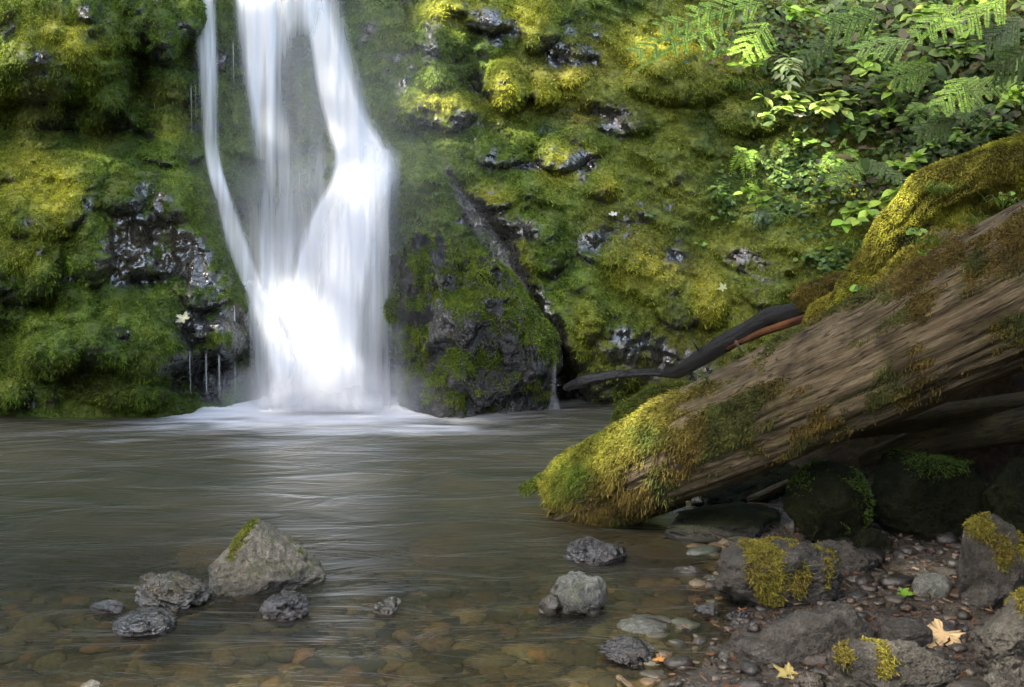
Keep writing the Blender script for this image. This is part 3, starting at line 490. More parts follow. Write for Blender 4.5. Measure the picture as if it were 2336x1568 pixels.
# moss on the log: dense toward the low end, patches and lines higher up
mfine = fbm(np.stack([S_ * 9, np.cos(TH) * 3.2, np.sin(TH) * 3.2], -1), 4, 235)
q = np.stack([S_ * 2.2, np.cos(TH) * 1.3, np.sin(TH) * 1.3], -1); mn = fbm(q, 4, 231); mn2 = fbm(q * 2.6, 4, 233); upn = Nn[:, 2]
mw = sstep(-0.06, 0.5, 1.25 * mn + 0.7 * mn2 + 0.85 * np.exp(-(S_ / 0.5) ** 2) + 0.75 * np.clip(upn, -.5, 1) * np.exp(-(S_ / 1.1) ** 2) + 0.9 * mfine * sstep(.3, .9, S_) - 0.10 * sstep(0.6, 1.4, S_) + 0.12 * sstep(0.3, -0.5, upn) * sstep(.5, 1.2, S_)) * sstep(-0.9, -0.5, upn)
mf2 = fbm(np.stack([S_ * 7, np.cos(TH) * 4, np.sin(TH) * 4], -1), 3, 237); mw = np.maximum(mw, .55 * sstep(.22, .42, mf2 + .25 * mn) * sstep(-.75, -.3, upn))
mw = mw * (1 - 0.9 * np.exp(-(((S_ - .52) / .22) ** 2 + (np.angle(np.exp(1j * (TH - 2.3))) / .5) ** 2)))
frontw = sstep(0.55, 0.2, Nn[:, 1])
f, bw = sample_mesh(V, Fq, (mw[Fq].mean(1) ** 1.2) * frontw[Fq].mean(1) * (S_[Fq[:, 0]] < 3.0), 120000, 11)
pp = lerp_attr(V, Fq, f, bw); nn = unit(lerp_attr(Nn, Fq, f, bw)); ss = lerp_attr(S_, Fq, f, bw); un = nn[:, 2]
yl = sstep(1.1, 0.2, ss) * sstep(-0.4, 0.6, un); lc = np.array([0.105, 0.080, 0.022]) * (1 - yl[:, None]) + np.array([0.185, 0.19, 0.026]) * yl[:, None]
lc = lc * (0.8 + 0.6 * sstep(-.4, .4, fbm(pp * 14, 3, 240)))[:, None]
lc = lc * (1 + sstep(0, .4, fbm(pp * 5 + 7, 3, 244))[:, None] * np.array([-.35, -.05, 0]))
moss_l = tufts('moss', pp, nn, lc, np.where(ss < .9, .021, .013) * (.6 + .8 * sstep(-.4, .5, fbm(pp * 9, 3, 241))), .0028, None, True, .5, .7, seed=12); moss_l['kind'] = 'stuff'
kp = P(2100, 627, 4.32); kn, *_ = tube_obj('knot', [kp + np.array([0.02, 0.10, -.03]), kp + np.array([0.0, 0.0, 0.0]), kp + np.array([-0.01, -0.045, 0.012])], [0.04, 0.043, 0.024], M_LOG, None, 28, 14, tone=0.35, seed=9, groove=.12, lump=.25)
stub, Vs, Fs, Ns, TTs, THs = tube_obj('branch_stub', [P(1310, 1105, 5.2), P(1250, 1098, 5.25), P(1190, 1118, 5.3)], [.05, .033, .012], M_BARK, None, 16, 40, seed=5)
f, bw = sample_mesh(Vs, Fs, (Ns[Fs].mean(1)[:, 2] > -.6) * 1.0, 3500, 14); sm_ = tufts('moss', lerp_attr(Vs, Fs, f, bw), lerp_attr(Ns, Fs, f, bw), np.tile([.09, .12, .02], (3500, 1)), .02, .004, None, True, .3, .7, seed=15)
sp1, *_ = tube_obj('splinter', [P(1300, 1190, 5.2), P(1400, 1178, 5.12), P(1500, 1150, 5.05)], [.012, .03, .02], M_LOG, None, 12, 30, tone=.8, seed=21)
sp2, *_ = tube_obj('splinter', [P(1330, 1205, 5.15), P(1440, 1185, 5.08), P(1560, 1145, 5.0)], [.008, .022, .02], M_LOG, None, 12, 30, tone=.7, seed=22)
localize(logroot, trunk, moss_l, kn, stub, sm_, sp1, sp2); sm_.parent = stub; sm_.matrix_parent_inverse = Matrix.Identity(4)

# mossy trunk and root behind the log
def mossy_tube(name, label, cat, pts, rad, col1, col2, n, seed, mosslen=.02, lump=.25, bark=None, nr=64, nl=160, extra=None):
    pw_ = np.array([P(u, v, y) for u, v, y in pts]); root = empty(name, pw_[0]); tag(root, label, cat)
    o, V, Fq, Nn, TT, TH = tube_obj('trunk', pw_, rad, bark or M_BARK, None, nr, nl, seed=seed, lump=lump, groove=.08)
    w = sstep(-.35, .1, fbm(V * 6, 3, seed) + 0.35 + .4 * Nn[:, 2]); f, bw = sample_mesh(V, Fq, w[Fq].mean(1) * (Nn[Fq[:, 0], 1] < .7), n, seed)
    pp = lerp_attr(V, Fq, f, bw); k = sstep(-.3, .3, fbm(pp * 5, 3, seed + 2))[:, None]; cc = np.array(col1) * k + np.array(col2) * (1 - k)
    mo_ = tufts('moss', pp, unit(lerp_attr(Nn, Fq, f, bw)), cc * (.6 + .8 * sstep(-.4, .5, fbm(pp * 16, 3, seed + 5)))[:, None], mosslen * (.5 + sstep(-.4, .5, fbm(pp * 10, 2, seed + 4))), .003, None, True, .5, .7, seed=seed); mo_['kind'] = 'stuff'
    localize(root, o, mo_, *(extra or [])); return root
mossy_tube('mossy_log', 'thick moss covered trunk arching down behind the big log at the right edge', 'log',
    [(1905, 715, 5.75), (1950, 660, 5.7), (2010, 600, 5.6), (2075, 520, 5.5), (2140, 440, 5.45), (2240, 400, 5.4), (2345, 375, 5.3), (2500, 340, 5.2)], [.045, .07, .092, .118, .125, .112, .115, .12], (.24, .24, .028), (.13, .12, .02), 80000, 31, .017, .5)
mossy_tube('mossy_root', 'short crooked mossy root below the thick mossy trunk above the wet branch', 'root',
    [(1815, 690, 6.0), (1838, 672, 5.98), (1880, 655, 5.9), (1930, 640, 5.85), (1985, 615, 5.8)], [.05, .055, .045, .045, .04], (.15, .12, .02), (.09, .07, .018), 9000, 33, .018, .4)
mossy_tube('mossy_root', 'stubby mossy root hanging in the gap where the wet branch ends', 'root',
    [(1850, 745, 5.85), (1870, 715, 5.85), (1900, 700, 5.8), (1960, 670, 5.8)], [.04, .05, .05, .05], (.20, .18, .025), (.09, .08, .018), 6000, 35, .018, .3)
# mossy earth between the mossy trunk and the log
bu, bv = np.meshgrid(np.linspace(1890, 2560, 110), np.linspace(0, 1, 60))
top = np.interp(bu, [1890, 1960, 2060, 2120, 2200, 2336, 2560], [740, 680, 560, 500, 470, 450, 400]); bot = np.interp(bu, [1890, 2060, 2180, 2336, 2560], [780, 680, 610, 550, 480])
Vv = top + (bot - top) * bv; Yb = 5.55 - 0.55 * bv - .0002 * (bu - 1890) ; pb = P(bu, Vv, Yb); pb = pb + (fbm(pb * 6, 4, 301) * .06)[..., None] * np.array([0, -.6, .8]); V = pb.reshape(-1, 3); Fb = grid_faces(110, 60)
sh_ = fbm(V * 3, 3, 303); cbm = np.array([.085, .085, .015]) + (np.array([.17, .14, .02]) - np.array([.085, .085, .015])) * sstep(-.2, .3, sh_)[:, None]
back = V + np.array([0, .25, -.35]); Vb2 = np.vstack([V, back]); n_ = len(V); edge = [np.arange(110), np.arange(60) * 110 + 109, (59 * 110 + np.arange(110))[::-1], (np.arange(60) * 110)[::-1]]; ring = np.concatenate([e[:-1] for e in edge]); r2 = np.roll(ring, -1)
bank = mk('bank', Vb2, [Fb, Fb[:, ::-1] + n_, np.stack([ring, ring + n_, r2 + n_, r2], -1)], M_CLIFF, None, {'col': np.vstack([cbm, cbm * .4]), 'moss': np.ones(len(Vb2))}); tag(bank, kind='structure')
f, bw = sample_mesh(V, Fb, np.ones(len(Fb)), 26000, 36); bm_ = tufts('moss', lerp_attr(V, Fb, f, bw), np.tile([0, -.5, .85], (26000, 1)), lerp_attr(cbm, Fb, f, bw) * 1.3, .02, .0045, None, True, .2, .7, seed=37); tag(bm_, 'yellow green moss on the bank between the mossy trunk and the big log', 'moss', kind='stuff')

# dark wet branch and others
br = empty('wet_branch', P(1560, 850, 6.8)); tag(br, 'shiny dark wet branch lying from the pool edge up to the mossy root', 'branch')
b1, *_ = tube_obj('stem', [P(u, v, y) for u, v, y in [(1880, 700, 6.0), (1838, 702, 6.15), (1800, 712, 6.25), (1755, 722, 6.35), (1700, 758, 6.45), (1640, 792, 6.55), (1585, 825, 6.68), (1548, 848, 6.78), (1500, 852, 6.9)]], [.036, .038, .04, .042, .044, .043, .04, .034, .016], M_BRANCH, None, 32, 160, seed=41, lump=.3, groove=.14)
b2, *_ = tube_obj('twig', [P(1678, 778, 6.42), P(1690, 802, 6.38)], [.008, .004], M_TWIG, None, 8, 8, tone=2.0, seed=42); b3, *_ = tube_obj('twig', [P(1600, 812, 6.62), P(1588, 790, 6.6), P(1580, 780, 6.56)], [.007, .005, .002], M_BRANCH, None, 8, 10, seed=48)
b4, *_ = tube_obj('twig', [P(1745, 728, 6.33), P(1730, 705, 6.36), P(1722, 698, 6.33)], [.008, .005, .002], M_BRANCH, None, 8, 10, seed=49); localize(br, b1, b2, b3, b4)
o, *_ = tube_obj('red_brown_stick', [P(u, v, y) for u, v, y in [(1660, 795, 6.5), (1740, 758, 6.3), (1880, 712, 5.95)]], [.010, .019, .02], M_REDWOOD, None, 14, 40, seed=43); tag(o, 'straight red brown stick lying just under the shiny wet branch', 'stick')
o, *_ = tube_obj('wet_root', [P(u, v, y) for u, v, y in [(1290, 884, 7.1), (1330, 868, 7.0), (1400, 855, 6.95), (1470, 850, 6.9), (1530, 850, 6.85)]], [.02, .035, .028, .022, .02], M_BRANCH, None, 20, 80, seed=44, lump=.3, groove=.15); tag(o, 'gnarled dark wet root at the waterline right of the thin water spout', 'root')
o, *_ = tube_obj('dead_branch', [P(u, v, y) for u, v, y in [(1880, 1000, 4.9), (1960, 972, 4.85), (2080, 962, 4.8), (2170, 940, 4.75), (2300, 925, 4.7), (2500, 900, 4.6)]], [.02, .045, .04, .035, .04, .05], M_BARK, None, 20, 80, seed=45, lump=.25, groove=.15); tag(o, 'dim dead branch wedged in the shadow under the big log', 'branch')
o, *_ = tube_obj('dead_branch', [P(u, v, y) for u, v, y in [(1960, 1052, 4.9), (2100, 1010, 4.85), (2300, 970, 4.7), (2480, 930, 4.6)]], [.03, .06, .07, .07], M_BARK, None, 20, 80, seed=46, lump=.25, groove=.15); tag(o, 'thick dark branch right above the two mossy boulders under the log', 'branch')
o, *_ = tube_obj('plank_splinter', [P(u, v, y) for u, v, y in [(1640, 1165, 5.2), (1720, 1138, 5.15), (1800, 1100, 5.1)]], [.015, .02, .015], M_LOG, None, 10, 30, tone=.8, seed=47); tag(o, 'pale broken wood splinter showing in the gap beneath the log', 'splinter')

# ------------------------------------------------------------------ rocks
_ico = {}
def ico(n):
    if n not in _ico:
        import bmesh
        bm = bmesh.new(); bmesh.ops.create_icosphere(bm, subdivisions=n, radius=1.0); _ico[n] = (np.array([v.co[:] for v in bm.verts]), np.array([[v.index for v in f.verts] for f in bm.faces])); bm.free()
    return _ico[n]
M_R_GREY = m_rock('grey_boulder_stone', (0.12, 0.115, 0.088), (0.26, 0.24, 0.19), lichen=(0.11, 0.125, 0.065))
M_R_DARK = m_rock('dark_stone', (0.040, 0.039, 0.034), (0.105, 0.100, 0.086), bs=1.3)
M_R_WET = m_rock('wet_black_stone', (0.012, 0.011, 0.008), (0.03, 0.026, 0.018), (0.08, 0.25), wet=0.6, bs=1.6)
M_R_CLIFF = m_rock('wet_outcrop_stone', (0.016, 0.017, 0.014), (0.036, 0.036, 0.030), (0.12, 0.35), wet=0.6, bs=1.8)
M_R_BROWN = m_rock('wet_brown_stone', (0.05, 0.042, 0.018), (0.10, 0.085, 0.05), (0.15, 0.45), wet=0.35, lichen=(0.10, 0.075, 0.015), bs=1.3)
M_R_PALE = m_rock('pale_stone', (0.12, 0.13, 0.115), (0.22, 0.235, 0.21), (0.5, 0.8), lichen=(0.13, 0.15, 0.09))
M_R_MOSSY = m_rock('shade_dark_green_stone', (0.008, 0.010, 0.005), (0.017, 0.020, 0.008), (0.7, 0.95), sp_=0.08)  # near black green: shade under the log put into the stone colour
MY = (.20, .19, .03); MO = (.13, .105, .026); MG = (.07, .11, .018)
def rock(name, label, box, mat, cat='rock', depth=0.8, prof=None, seed=0, fac=9, belly=0.25, sink=0.4, bumpy=0.10, sub=5, zg=None, front=0.0, mossn=0, mossb=None, mcol=(MY, MO), mlen=.014, group=None, tilt=0.0, yoff=0.0, mthr=0.1, sunk=False, relief=0.0):
    u0, v0, u1, v1 = box; r = np.random.default_rng(seed + 500); uc = (u0 + u1) / 2
    if zg is None:
        p = G(uc, v1, 0.0); zg = float(max(0.0, H(p[0], p[1])))
        p = G(uc, v1, zg)
    else: p = G(uc, v1, zg)
    Yf = float(p[1]); a = (u1 - u0) / 2 * Yf / F; 
    for _ in range(2): Yc = Yf + a * depth * 0.75 + yoff; a = (u1 - u0) / 2 * Yc / F / cp
    x0 = float(P(uc, v1, Yc)[0]); zt = float(P(uc, v0, Yc + a * depth * .1)[2]); h = zt - zg
    if sunk: h = -0.08 - zg
    D, T = ico(sub); Vn_ = D.copy()
    for k in range(fac):
        n = unit(r.normal(size=3) * np.array([1, 1, .8])); d = r.uniform(.62, .9); t = Vn_ @ n - d; Vn_ = Vn_ - np.clip(t, 0, None)[:, None] * n * 0.92
    Vn_ = Vn_ * (1 + bumpy * fbm(D * 1.6 + seed, 4, 400 + seed) + (.02 + bumpy * .6) * fbm(D * 5 + seed, 4, 410 + seed) + (.012 + bumpy * .3) * ridged(D * 9 + seed, 3, 420 + seed))[:, None]
    lo, hi = Vn_.min(0), Vn_.max(0); Vn_ = (Vn_ - (lo + hi) / 2) / (hi - lo) * 2
    x, y, z = Vn_.T
    if prof is not None:
        px = np.linspace(-1, 1, len(prof)); sc_ = np.interp(x, px, prof); z = np.where(z > 0, z * sc_, z)
        # undo the drop of a round top towards the sides, so that the profile is the outline
        rim = np.sqrt(np.clip(1 - x * x, 0.12, 1)); z = np.where(z > 0, np.clip(z / rim, 0, 1.0 * np.maximum(sc_, .05)) * 0.55 + z * 0.45, z)
    zc = zg + belly * h; zz = np.where(z > 0, zc + z * (h - belly * h), zc + z * (belly * h + sink * h + .02))
    W = np.stack([x0 + x * a + tilt * (zz - zg), Yc + y * a * depth, zz], -1)
    if relief: W[:, 1] -= relief * (ridged(W * np.array([2.6, 1, 2.2]) + 3.3, 3, 451) - .2 + .7 * fbm(W * np.array([6, 1, 5]), 3, 453)); W[:, 1] += .22 * np.exp(-(((W[:, 0] - x0) / a + .85) / .22) ** 2 - ((W[:, 2] - zg - .12) / .35) ** 2)
    fine = fbm(W * 30, 4, 431)[:, None] * .006 + fbm(W * 90, 2, 433)[:, None] * .002; W = W + unit(W - W.mean(0)) * fine
    me_n = unit(W - np.array([x0, Yc, zc])); 
    base = empty(name, (x0, Yc, zg)) if mossn else None
    o = mk('stone' if mossn else name, W, T, mat)
    if mossn:
        fn = unit(np.cross(W[T[:, 1]] - W[T[:, 0]], W[T[:, 2]] - W[T[:, 0]])); cen = W[T].mean(1)
        w = fbm(cen * 9, 4, 440 + seed) + .35 * fn[:, 2]
        if mossb is not None: w = w * 1.0 + sum(b[4] * np.exp(-(((cen[:, 0] - x0) / a - b[0]) ** 2 / b[2] ** 2 + ((cen[:, 2] - zg) / h - b[1]) ** 2 / b[3] ** 2)) for b in mossb) - .45
        w = sstep(mthr - .08, mthr + .4, w) * (fn[:, 1] < .6) * (cen[:, 2] > zg + .01)
        if w.sum() > 0:
            f, bw = sample_mesh(W, T, w, mossn, seed); pp = lerp_attr(W, T, f, bw); k = r.random((mossn, 1)) * .5 + .5 * sstep(-.3, .3, fbm(pp * 20, 2, seed))[:, None]
            mo_ = tufts('moss', pp, fn[f], np.array(mcol[0]) * k + np.array(mcol[1]) * (1 - k), mlen, .0026, None, True, .15, .8, seed=seed + 3); mo_['kind'] = 'stuff'; localize(base, o, mo_)
        tag(base, label, cat, group); return base
    # own origin at the base
    root = o; off = np.array([x0, Yc, zg], np.float32); n = len(o.data.vertices); aa = np.empty(n * 3, np.float32); o.data.vertices.foreach_get('co', aa); o.data.vertices.foreach_set('co', (aa.reshape(-1, 3) - off).ravel()); o.location = off.tolist()
    tag(o, label, cat, group); return o
rock('mossy_outcrop', 'big tapering mossy outcrop standing in the pool right beside the falls', (872, 366, 1276, 935), M_R_CLIFF, 'boulder', .75, [.50, .92, 1.0, .96, .82, .70, .60, .50, .38, .30, .22], 101, 12, .16, .3, .20, 6, zg=0.0, mossn=60000, mcol=((.17, .22, .022), (.075, .125, .016)), mlen=.024, mthr=-.02, relief=.17, yoff=-.10)
rock('outcrop_lip', 'smooth wet grey rock lip from which the thin water spout falls', (1205, 742, 1284, 830), M_R_WET, 'rock', 1.0, [.9, 1, .9, .6], 102, 5, .4, .6, .05, 5, zg=.28)
rock('boulder', 'large grey boulder standing in the shallow pool with a moss patch on its top left', (468, 1175, 749, 1352), M_R_GREY, 'boulder', .8, [.10, .32, .56, .80, .97, 1.0, 1.0, .96, .80, .55], 1, 10, .1, .35, .07, 6, mossn=2600, mossb=[(-.28, .8, .17, .22, 1.6), (-.45, .58, .12, .15, 1.2)], mcol=(MY, MG), mthr=.42, mlen=.011)
rock('rock', 'wet brown lumpy rock just left of the large grey boulder in the pool', (298, 1308, 490, 1392), M_R_BROWN, seed=2, prof=[.6, .9, .95, .9, 1, .9, .85, .8, .5], bumpy=.22)
rock('rock', 'small wet black rock at the left end of the group around the grey boulder', (206, 1370, 285, 1400), M_R_WET, seed=3, bumpy=.12)
rock('rock', 'flat shiny wet rock in front of the brown lumpy rock', (255, 1388, 407, 1450), M_R_WET, seed=4, depth=1.0, prof=[.2, .5, .85, 1, 1, .95, .6], bumpy=.08, fac=6)
rock('rock', 'low glistening wet rock just in front of the large grey boulder', (592, 1352, 708, 1414), M_R_WET, seed=5, bumpy=.15, depth=.9)
rock('rock', 'small wet mossy looking stone alone in the middle of the shallows', (850, 1364, 916, 1400), M_R_BROWN, seed=6, bumpy=.12)
rock('rock', 'rough dark wet rock in the water just below the end of the big log', (1285, 1222, 1434, 1288), M_R_WET, seed=7, prof=[.3, .75, 1, .95, .8, .65, .6, .3], bumpy=.22, depth=.7)
rock('rock', 'pale grey cracked rock in the water in front of the big log end', (1252, 1306, 1389, 1402), M_R_PALE, seed=8, prof=[.35, .85, 1, .95, .9, .9, .8], bumpy=.12, fac=14, depth=.8, belly=.2)
rock('rock', 'greenish slab rock leaning under water on the left of the pale cracked rock', (1228, 1345, 1290, 1402), M_R_BROWN, seed=9, prof=[.3, .6, .9, 1], bumpy=.1, depth=.9)
rock('flat_stone', 'pale flat stone under water with a thin twig across it', (1402, 1408, 1528, 1458), M_R_PALE, 'stone', seed=10, zg=-.02, bumpy=.06, depth=1.1, fac=5)
rock('rock', 'small jagged black wet rock at the water edge right of the flat pale stone', (1362, 1450, 1500, 1516), M_R_WET, seed=11, prof=[.5, .8, 1, .9, .9, .6, .3], bumpy=.25)
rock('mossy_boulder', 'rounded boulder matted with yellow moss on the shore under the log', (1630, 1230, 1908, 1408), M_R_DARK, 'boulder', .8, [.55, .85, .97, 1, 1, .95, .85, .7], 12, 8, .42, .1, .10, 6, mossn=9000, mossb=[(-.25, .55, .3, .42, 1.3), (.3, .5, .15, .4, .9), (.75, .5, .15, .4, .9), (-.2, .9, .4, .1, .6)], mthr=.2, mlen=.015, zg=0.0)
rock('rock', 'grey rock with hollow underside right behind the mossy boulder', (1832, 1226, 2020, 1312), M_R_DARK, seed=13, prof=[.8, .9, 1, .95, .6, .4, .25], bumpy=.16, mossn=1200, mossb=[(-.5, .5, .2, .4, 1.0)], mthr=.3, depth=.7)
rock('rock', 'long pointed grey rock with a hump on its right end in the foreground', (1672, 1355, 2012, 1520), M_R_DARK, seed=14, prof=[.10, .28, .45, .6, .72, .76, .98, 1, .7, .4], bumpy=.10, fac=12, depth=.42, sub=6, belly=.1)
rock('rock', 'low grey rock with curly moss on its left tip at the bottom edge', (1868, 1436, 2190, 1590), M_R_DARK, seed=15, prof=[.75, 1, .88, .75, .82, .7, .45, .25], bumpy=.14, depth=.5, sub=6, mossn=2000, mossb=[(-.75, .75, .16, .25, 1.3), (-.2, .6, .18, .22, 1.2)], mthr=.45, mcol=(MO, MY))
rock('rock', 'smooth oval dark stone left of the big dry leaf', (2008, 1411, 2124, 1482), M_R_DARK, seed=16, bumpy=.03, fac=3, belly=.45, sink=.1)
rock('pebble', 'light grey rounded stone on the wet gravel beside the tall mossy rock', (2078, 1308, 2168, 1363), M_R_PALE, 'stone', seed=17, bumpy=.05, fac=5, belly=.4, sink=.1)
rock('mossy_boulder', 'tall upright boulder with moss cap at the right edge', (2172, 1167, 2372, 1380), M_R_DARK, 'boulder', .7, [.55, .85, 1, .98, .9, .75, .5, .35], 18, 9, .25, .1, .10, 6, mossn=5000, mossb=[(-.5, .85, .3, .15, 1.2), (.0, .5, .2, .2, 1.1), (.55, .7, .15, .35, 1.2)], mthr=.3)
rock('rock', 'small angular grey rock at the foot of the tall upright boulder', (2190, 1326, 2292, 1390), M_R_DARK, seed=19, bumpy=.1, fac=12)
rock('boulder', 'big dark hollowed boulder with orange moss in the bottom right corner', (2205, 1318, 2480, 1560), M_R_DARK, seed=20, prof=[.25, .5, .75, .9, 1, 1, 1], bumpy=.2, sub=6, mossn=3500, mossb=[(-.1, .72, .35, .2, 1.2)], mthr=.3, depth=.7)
rock('pebble', 'small grey stone cut by the bottom edge at the lower left', (184, 1552, 238, 1590), M_R_GREY, 'stone', seed=21, zg=0.0)
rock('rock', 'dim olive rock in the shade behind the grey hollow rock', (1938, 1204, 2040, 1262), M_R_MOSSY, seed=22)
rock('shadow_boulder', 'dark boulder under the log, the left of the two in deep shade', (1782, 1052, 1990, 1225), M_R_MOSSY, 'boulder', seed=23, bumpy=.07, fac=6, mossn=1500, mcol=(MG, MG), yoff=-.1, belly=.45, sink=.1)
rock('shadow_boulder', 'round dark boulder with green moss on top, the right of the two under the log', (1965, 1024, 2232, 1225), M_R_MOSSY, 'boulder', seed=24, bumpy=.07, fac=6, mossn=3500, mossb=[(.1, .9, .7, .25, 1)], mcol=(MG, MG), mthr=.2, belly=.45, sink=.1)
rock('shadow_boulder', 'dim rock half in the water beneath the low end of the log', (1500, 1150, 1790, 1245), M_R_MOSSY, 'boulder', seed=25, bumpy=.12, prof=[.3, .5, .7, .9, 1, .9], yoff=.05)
rock('shadow_boulder', 'low dark boulder added behind the log to darken the gap left of the two in deep shade', (1590, 1035, 1850, 1150), M_R_MOSSY, 'boulder', seed=38, bumpy=.12, zg=.05)  # boulder added to darken a pale patch of bank
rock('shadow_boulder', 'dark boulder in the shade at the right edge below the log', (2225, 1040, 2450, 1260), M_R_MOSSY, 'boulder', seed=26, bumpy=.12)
rock('mossy_rock', 'green mossy rock at the waterline just behind the big log', (1392, 862, 1640, 990), M_R_MOSSY, 'rock', .7, [.35, .6, .8, .9, 1, 1], 27, 7, .1, .3, .08, 6, zg=0.0, mossn=12000, mcol=(MG, (.12, .12, .02)), mthr=-.05, mlen=.02)
rock('rock', 'wet dark rock at the waterline left of the green mossy rock', (1338, 862, 1442, 922), M_R_WET, seed=28, zg=0.0, bumpy=.2)
rock('rock', 'tiny shining wet stone in the water left of the mossy boulder', (1585, 1380, 1642, 1402), M_R_WET, seed=29, bumpy=.2, sub=4)
rock('rock', 'tiny wet stone at the foot of the mossy boulder on the water side', (1650, 1392, 1712, 1420), M_R_WET, seed=30, bumpy=.2, sub=4)
rock('rock', 'half sunk dim stone showing pale in the water right of the log end', (1528, 1292, 1602, 1316), M_R_BROWN, seed=31, zg=-.01, sub=4)
rock('rock', 'white wet stone at the left tip of the long pointed rock', (1640, 1488, 1668, 1508), M_R_PALE, seed=32, sub=4)
rock('rock', 'white frothy looking stone below the long pointed rock', (1774, 1488, 1812, 1522), M_R_PALE, seed=33, sub=4)
rock('rock', 'flat brown stone at the bottom edge beneath the yellow leaf', (1800, 1535, 1900, 1580), M_R_BROWN, seed=34, sub=5)
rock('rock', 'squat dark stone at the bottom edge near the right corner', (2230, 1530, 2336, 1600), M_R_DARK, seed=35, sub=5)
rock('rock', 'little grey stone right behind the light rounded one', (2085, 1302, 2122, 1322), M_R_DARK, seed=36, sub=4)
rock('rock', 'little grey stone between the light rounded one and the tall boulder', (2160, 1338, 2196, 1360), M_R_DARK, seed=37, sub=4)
# sunken stones seen through the water
for i, (u0, v0, u1, v1, lb, mt) in enumerate([(930, 1235, 1090, 1300, 'blurred orange stone under water right of the grey boulder', 0), (400, 1245, 520, 1300, 'tan stone under water behind the grey boulder', 0),
        (900, 1390, 1050, 1440, 'pale green stone under water beside the small mid stone', 1), (20, 1430, 120, 1480, 'pale stone under water near the left edge', 1), (640, 1450, 780, 1530, 'dark stone under water in the foreground left of centre', 2), (1270, 1480, 1370, 1530, 'grey green stone under water in front of the pale rock', 1), (1080, 1530, 1190, 1575, 'pale long stone under water at the bottom edge', 1)]):
    if i == 0: MS = [m_rock('tan_sunken', (.30, .19, .09), (.42, .29, .15), dk=0), m_rock('pale_sunken', (.20, .21, .14), (.30, .30, .22), dk=0), m_rock('dark_sunken', (.03, .035, .03), (.06, .06, .05), dk=0)]
    p = G((u0 + u1) / 2, v1, 0); rock('sunken_stone', lb, (u0, v0, u1, v1), MS[mt], 'stone', seed=50 + i, zg=-.2, bumpy=.14, fac=8, depth=.9, sub=4, yoff=-.02, sunk=True)

# loose stones: far too many to count
def scatter(name, n, cond, size, seed, flat=.55, zoff=0.0, cols=None, tg=None, box=(-2.6, 2.6, 3.0, 6.2)):
    r = np.random.default_rng(seed); D, T = ico(2); x = r.uniform(box[0], box[1], n * 6); y = box[2] + (box[3] - box[2]) * r.random(n * 6) ** 1.4; d = x - xs(y); k = np.where(cond(d, x, y))[0][:n]; n = len(k); x, y = x[k], y[k]
    s = size[0] * np.exp(r.normal(size=n) * size[1]); s = np.clip(s, .004, .055); z = H(x, y); sc3 = np.stack([s * r.uniform(.8, 1.5, n), s * r.uniform(.7, 1.2, n), s * r.uniform(.6, 1.2, n) * flat], -1); an = r.uniform(0, 6.28, n)
    V = D[None] * (1 + .34 * vn((D[None] * 1.3 + r.uniform(0, 90, (n, 1, 3)))))[..., None] * sc3[:, None]; c, s_ = np.cos(an)[:, None], np.sin(an)[:, None]; V = np.stack([V[..., 0] * c - V[..., 1] * s_, V[..., 0] * s_ + V[..., 1] * c, V[..., 2]], -1)
    V = V + np.stack([x, y, z + sc3[:, 2] * .35 + zoff], -1)[:, None]; C = np.array(cols)[r.integers(0, len(cols), n)] * r.uniform(.6, 1.4, (n, 1)); C = np.repeat(C[:, None], len(D), 1)
    o = mk(name, V.reshape(-1, 3), (T[None] + np.arange(n)[:, None, None] * len(D)).reshape(-1, 3), M_STONES, None, {'col': C.reshape(-1, 3)}); tag(o, tg, 'pebbles', kind='stuff'); return o
WC = [(.10, .085, .055), (.075, .07, .05), (.12, .085, .05), (.06, .07, .055), (.12, .115, .085), (.05, .05, .045), (.14, .11, .07), (.035, .033, .028), (.09, .095, .065), (.06, .055, .04)]
scatter('stream_pebbles', 3600, lambda d, x, y: (d < -.02) & (y < 5.8), (.030, .5), 71, .45, 0, WC, 'brown and olive stones covering the bed of the shallow pool')
scatter('gravel', 1500, lambda d, x, y: (d > -.06) & (y < 5.2), (.010, .45), 73, .6, 0, [(.035, .032, .028), (.024, .02, .017), (.045, .03, .02), (.035, .035, .033), (.06, .055, .045)], 'dark wet gravel between the foreground rocks', (0.3, 2.6, 3.0, 5.0))
scatter('shore_stones', 330, lambda d, x, y: (d > .0) & (y < 5.0), (.020, .6), 79, .6, 0, [(.02, .018, .015), (.013, .012, .010), (.035, .031, .025), (.024, .024, .022)], 'dark wet fist sized stones packed over the right shore', (0.3, 2.4, 3.0, 4.9))
# litter: needles, bark bits
def litter(name, n, seed, L, W, cols, tg, box):
    r = np.random.default_rng(seed); x = r.uniform(box[0], box[1], n * 3); y = r.uniform(box[2], box[3], n * 3); k = np.where(x > xs(y) - .1)[0][:n]; x, y = x[k], y[k]; n = len(k); z = np.maximum(H(x, y), 0) + .004 + r.random(n) * .012
    a = r.uniform(0, 6.28, n); d = np.stack([np.cos(a), np.sin(a), r.normal(size=n) * .25], -1) * (L * r.uniform(.4, 1.3, n))[:, None]; s = np.stack([-np.sin(a), np.cos(a), a * 0], -1) * (W * r.uniform(.6, 1.3, n))[:, None]; c = np.stack([x, y, z], -1); b = np.array([0, 0, .004])
    V = np.stack([c - d - s, c - d + s, c + d + s * .6, c + d - s * .6], 1); V[:, 1:3] += b; C = np.array(cols)[r.integers(0, len(cols), n)] * r.uniform(.6, 1.3, (n, 1))
    o = mk(name, V.reshape(-1, 3), np.arange(n * 4).reshape(-1, 4), M_LEAF, None, {'col': np.repeat(C, 4, 0)}, smooth=False); tag(o, tg, 'litter', kind='stuff')
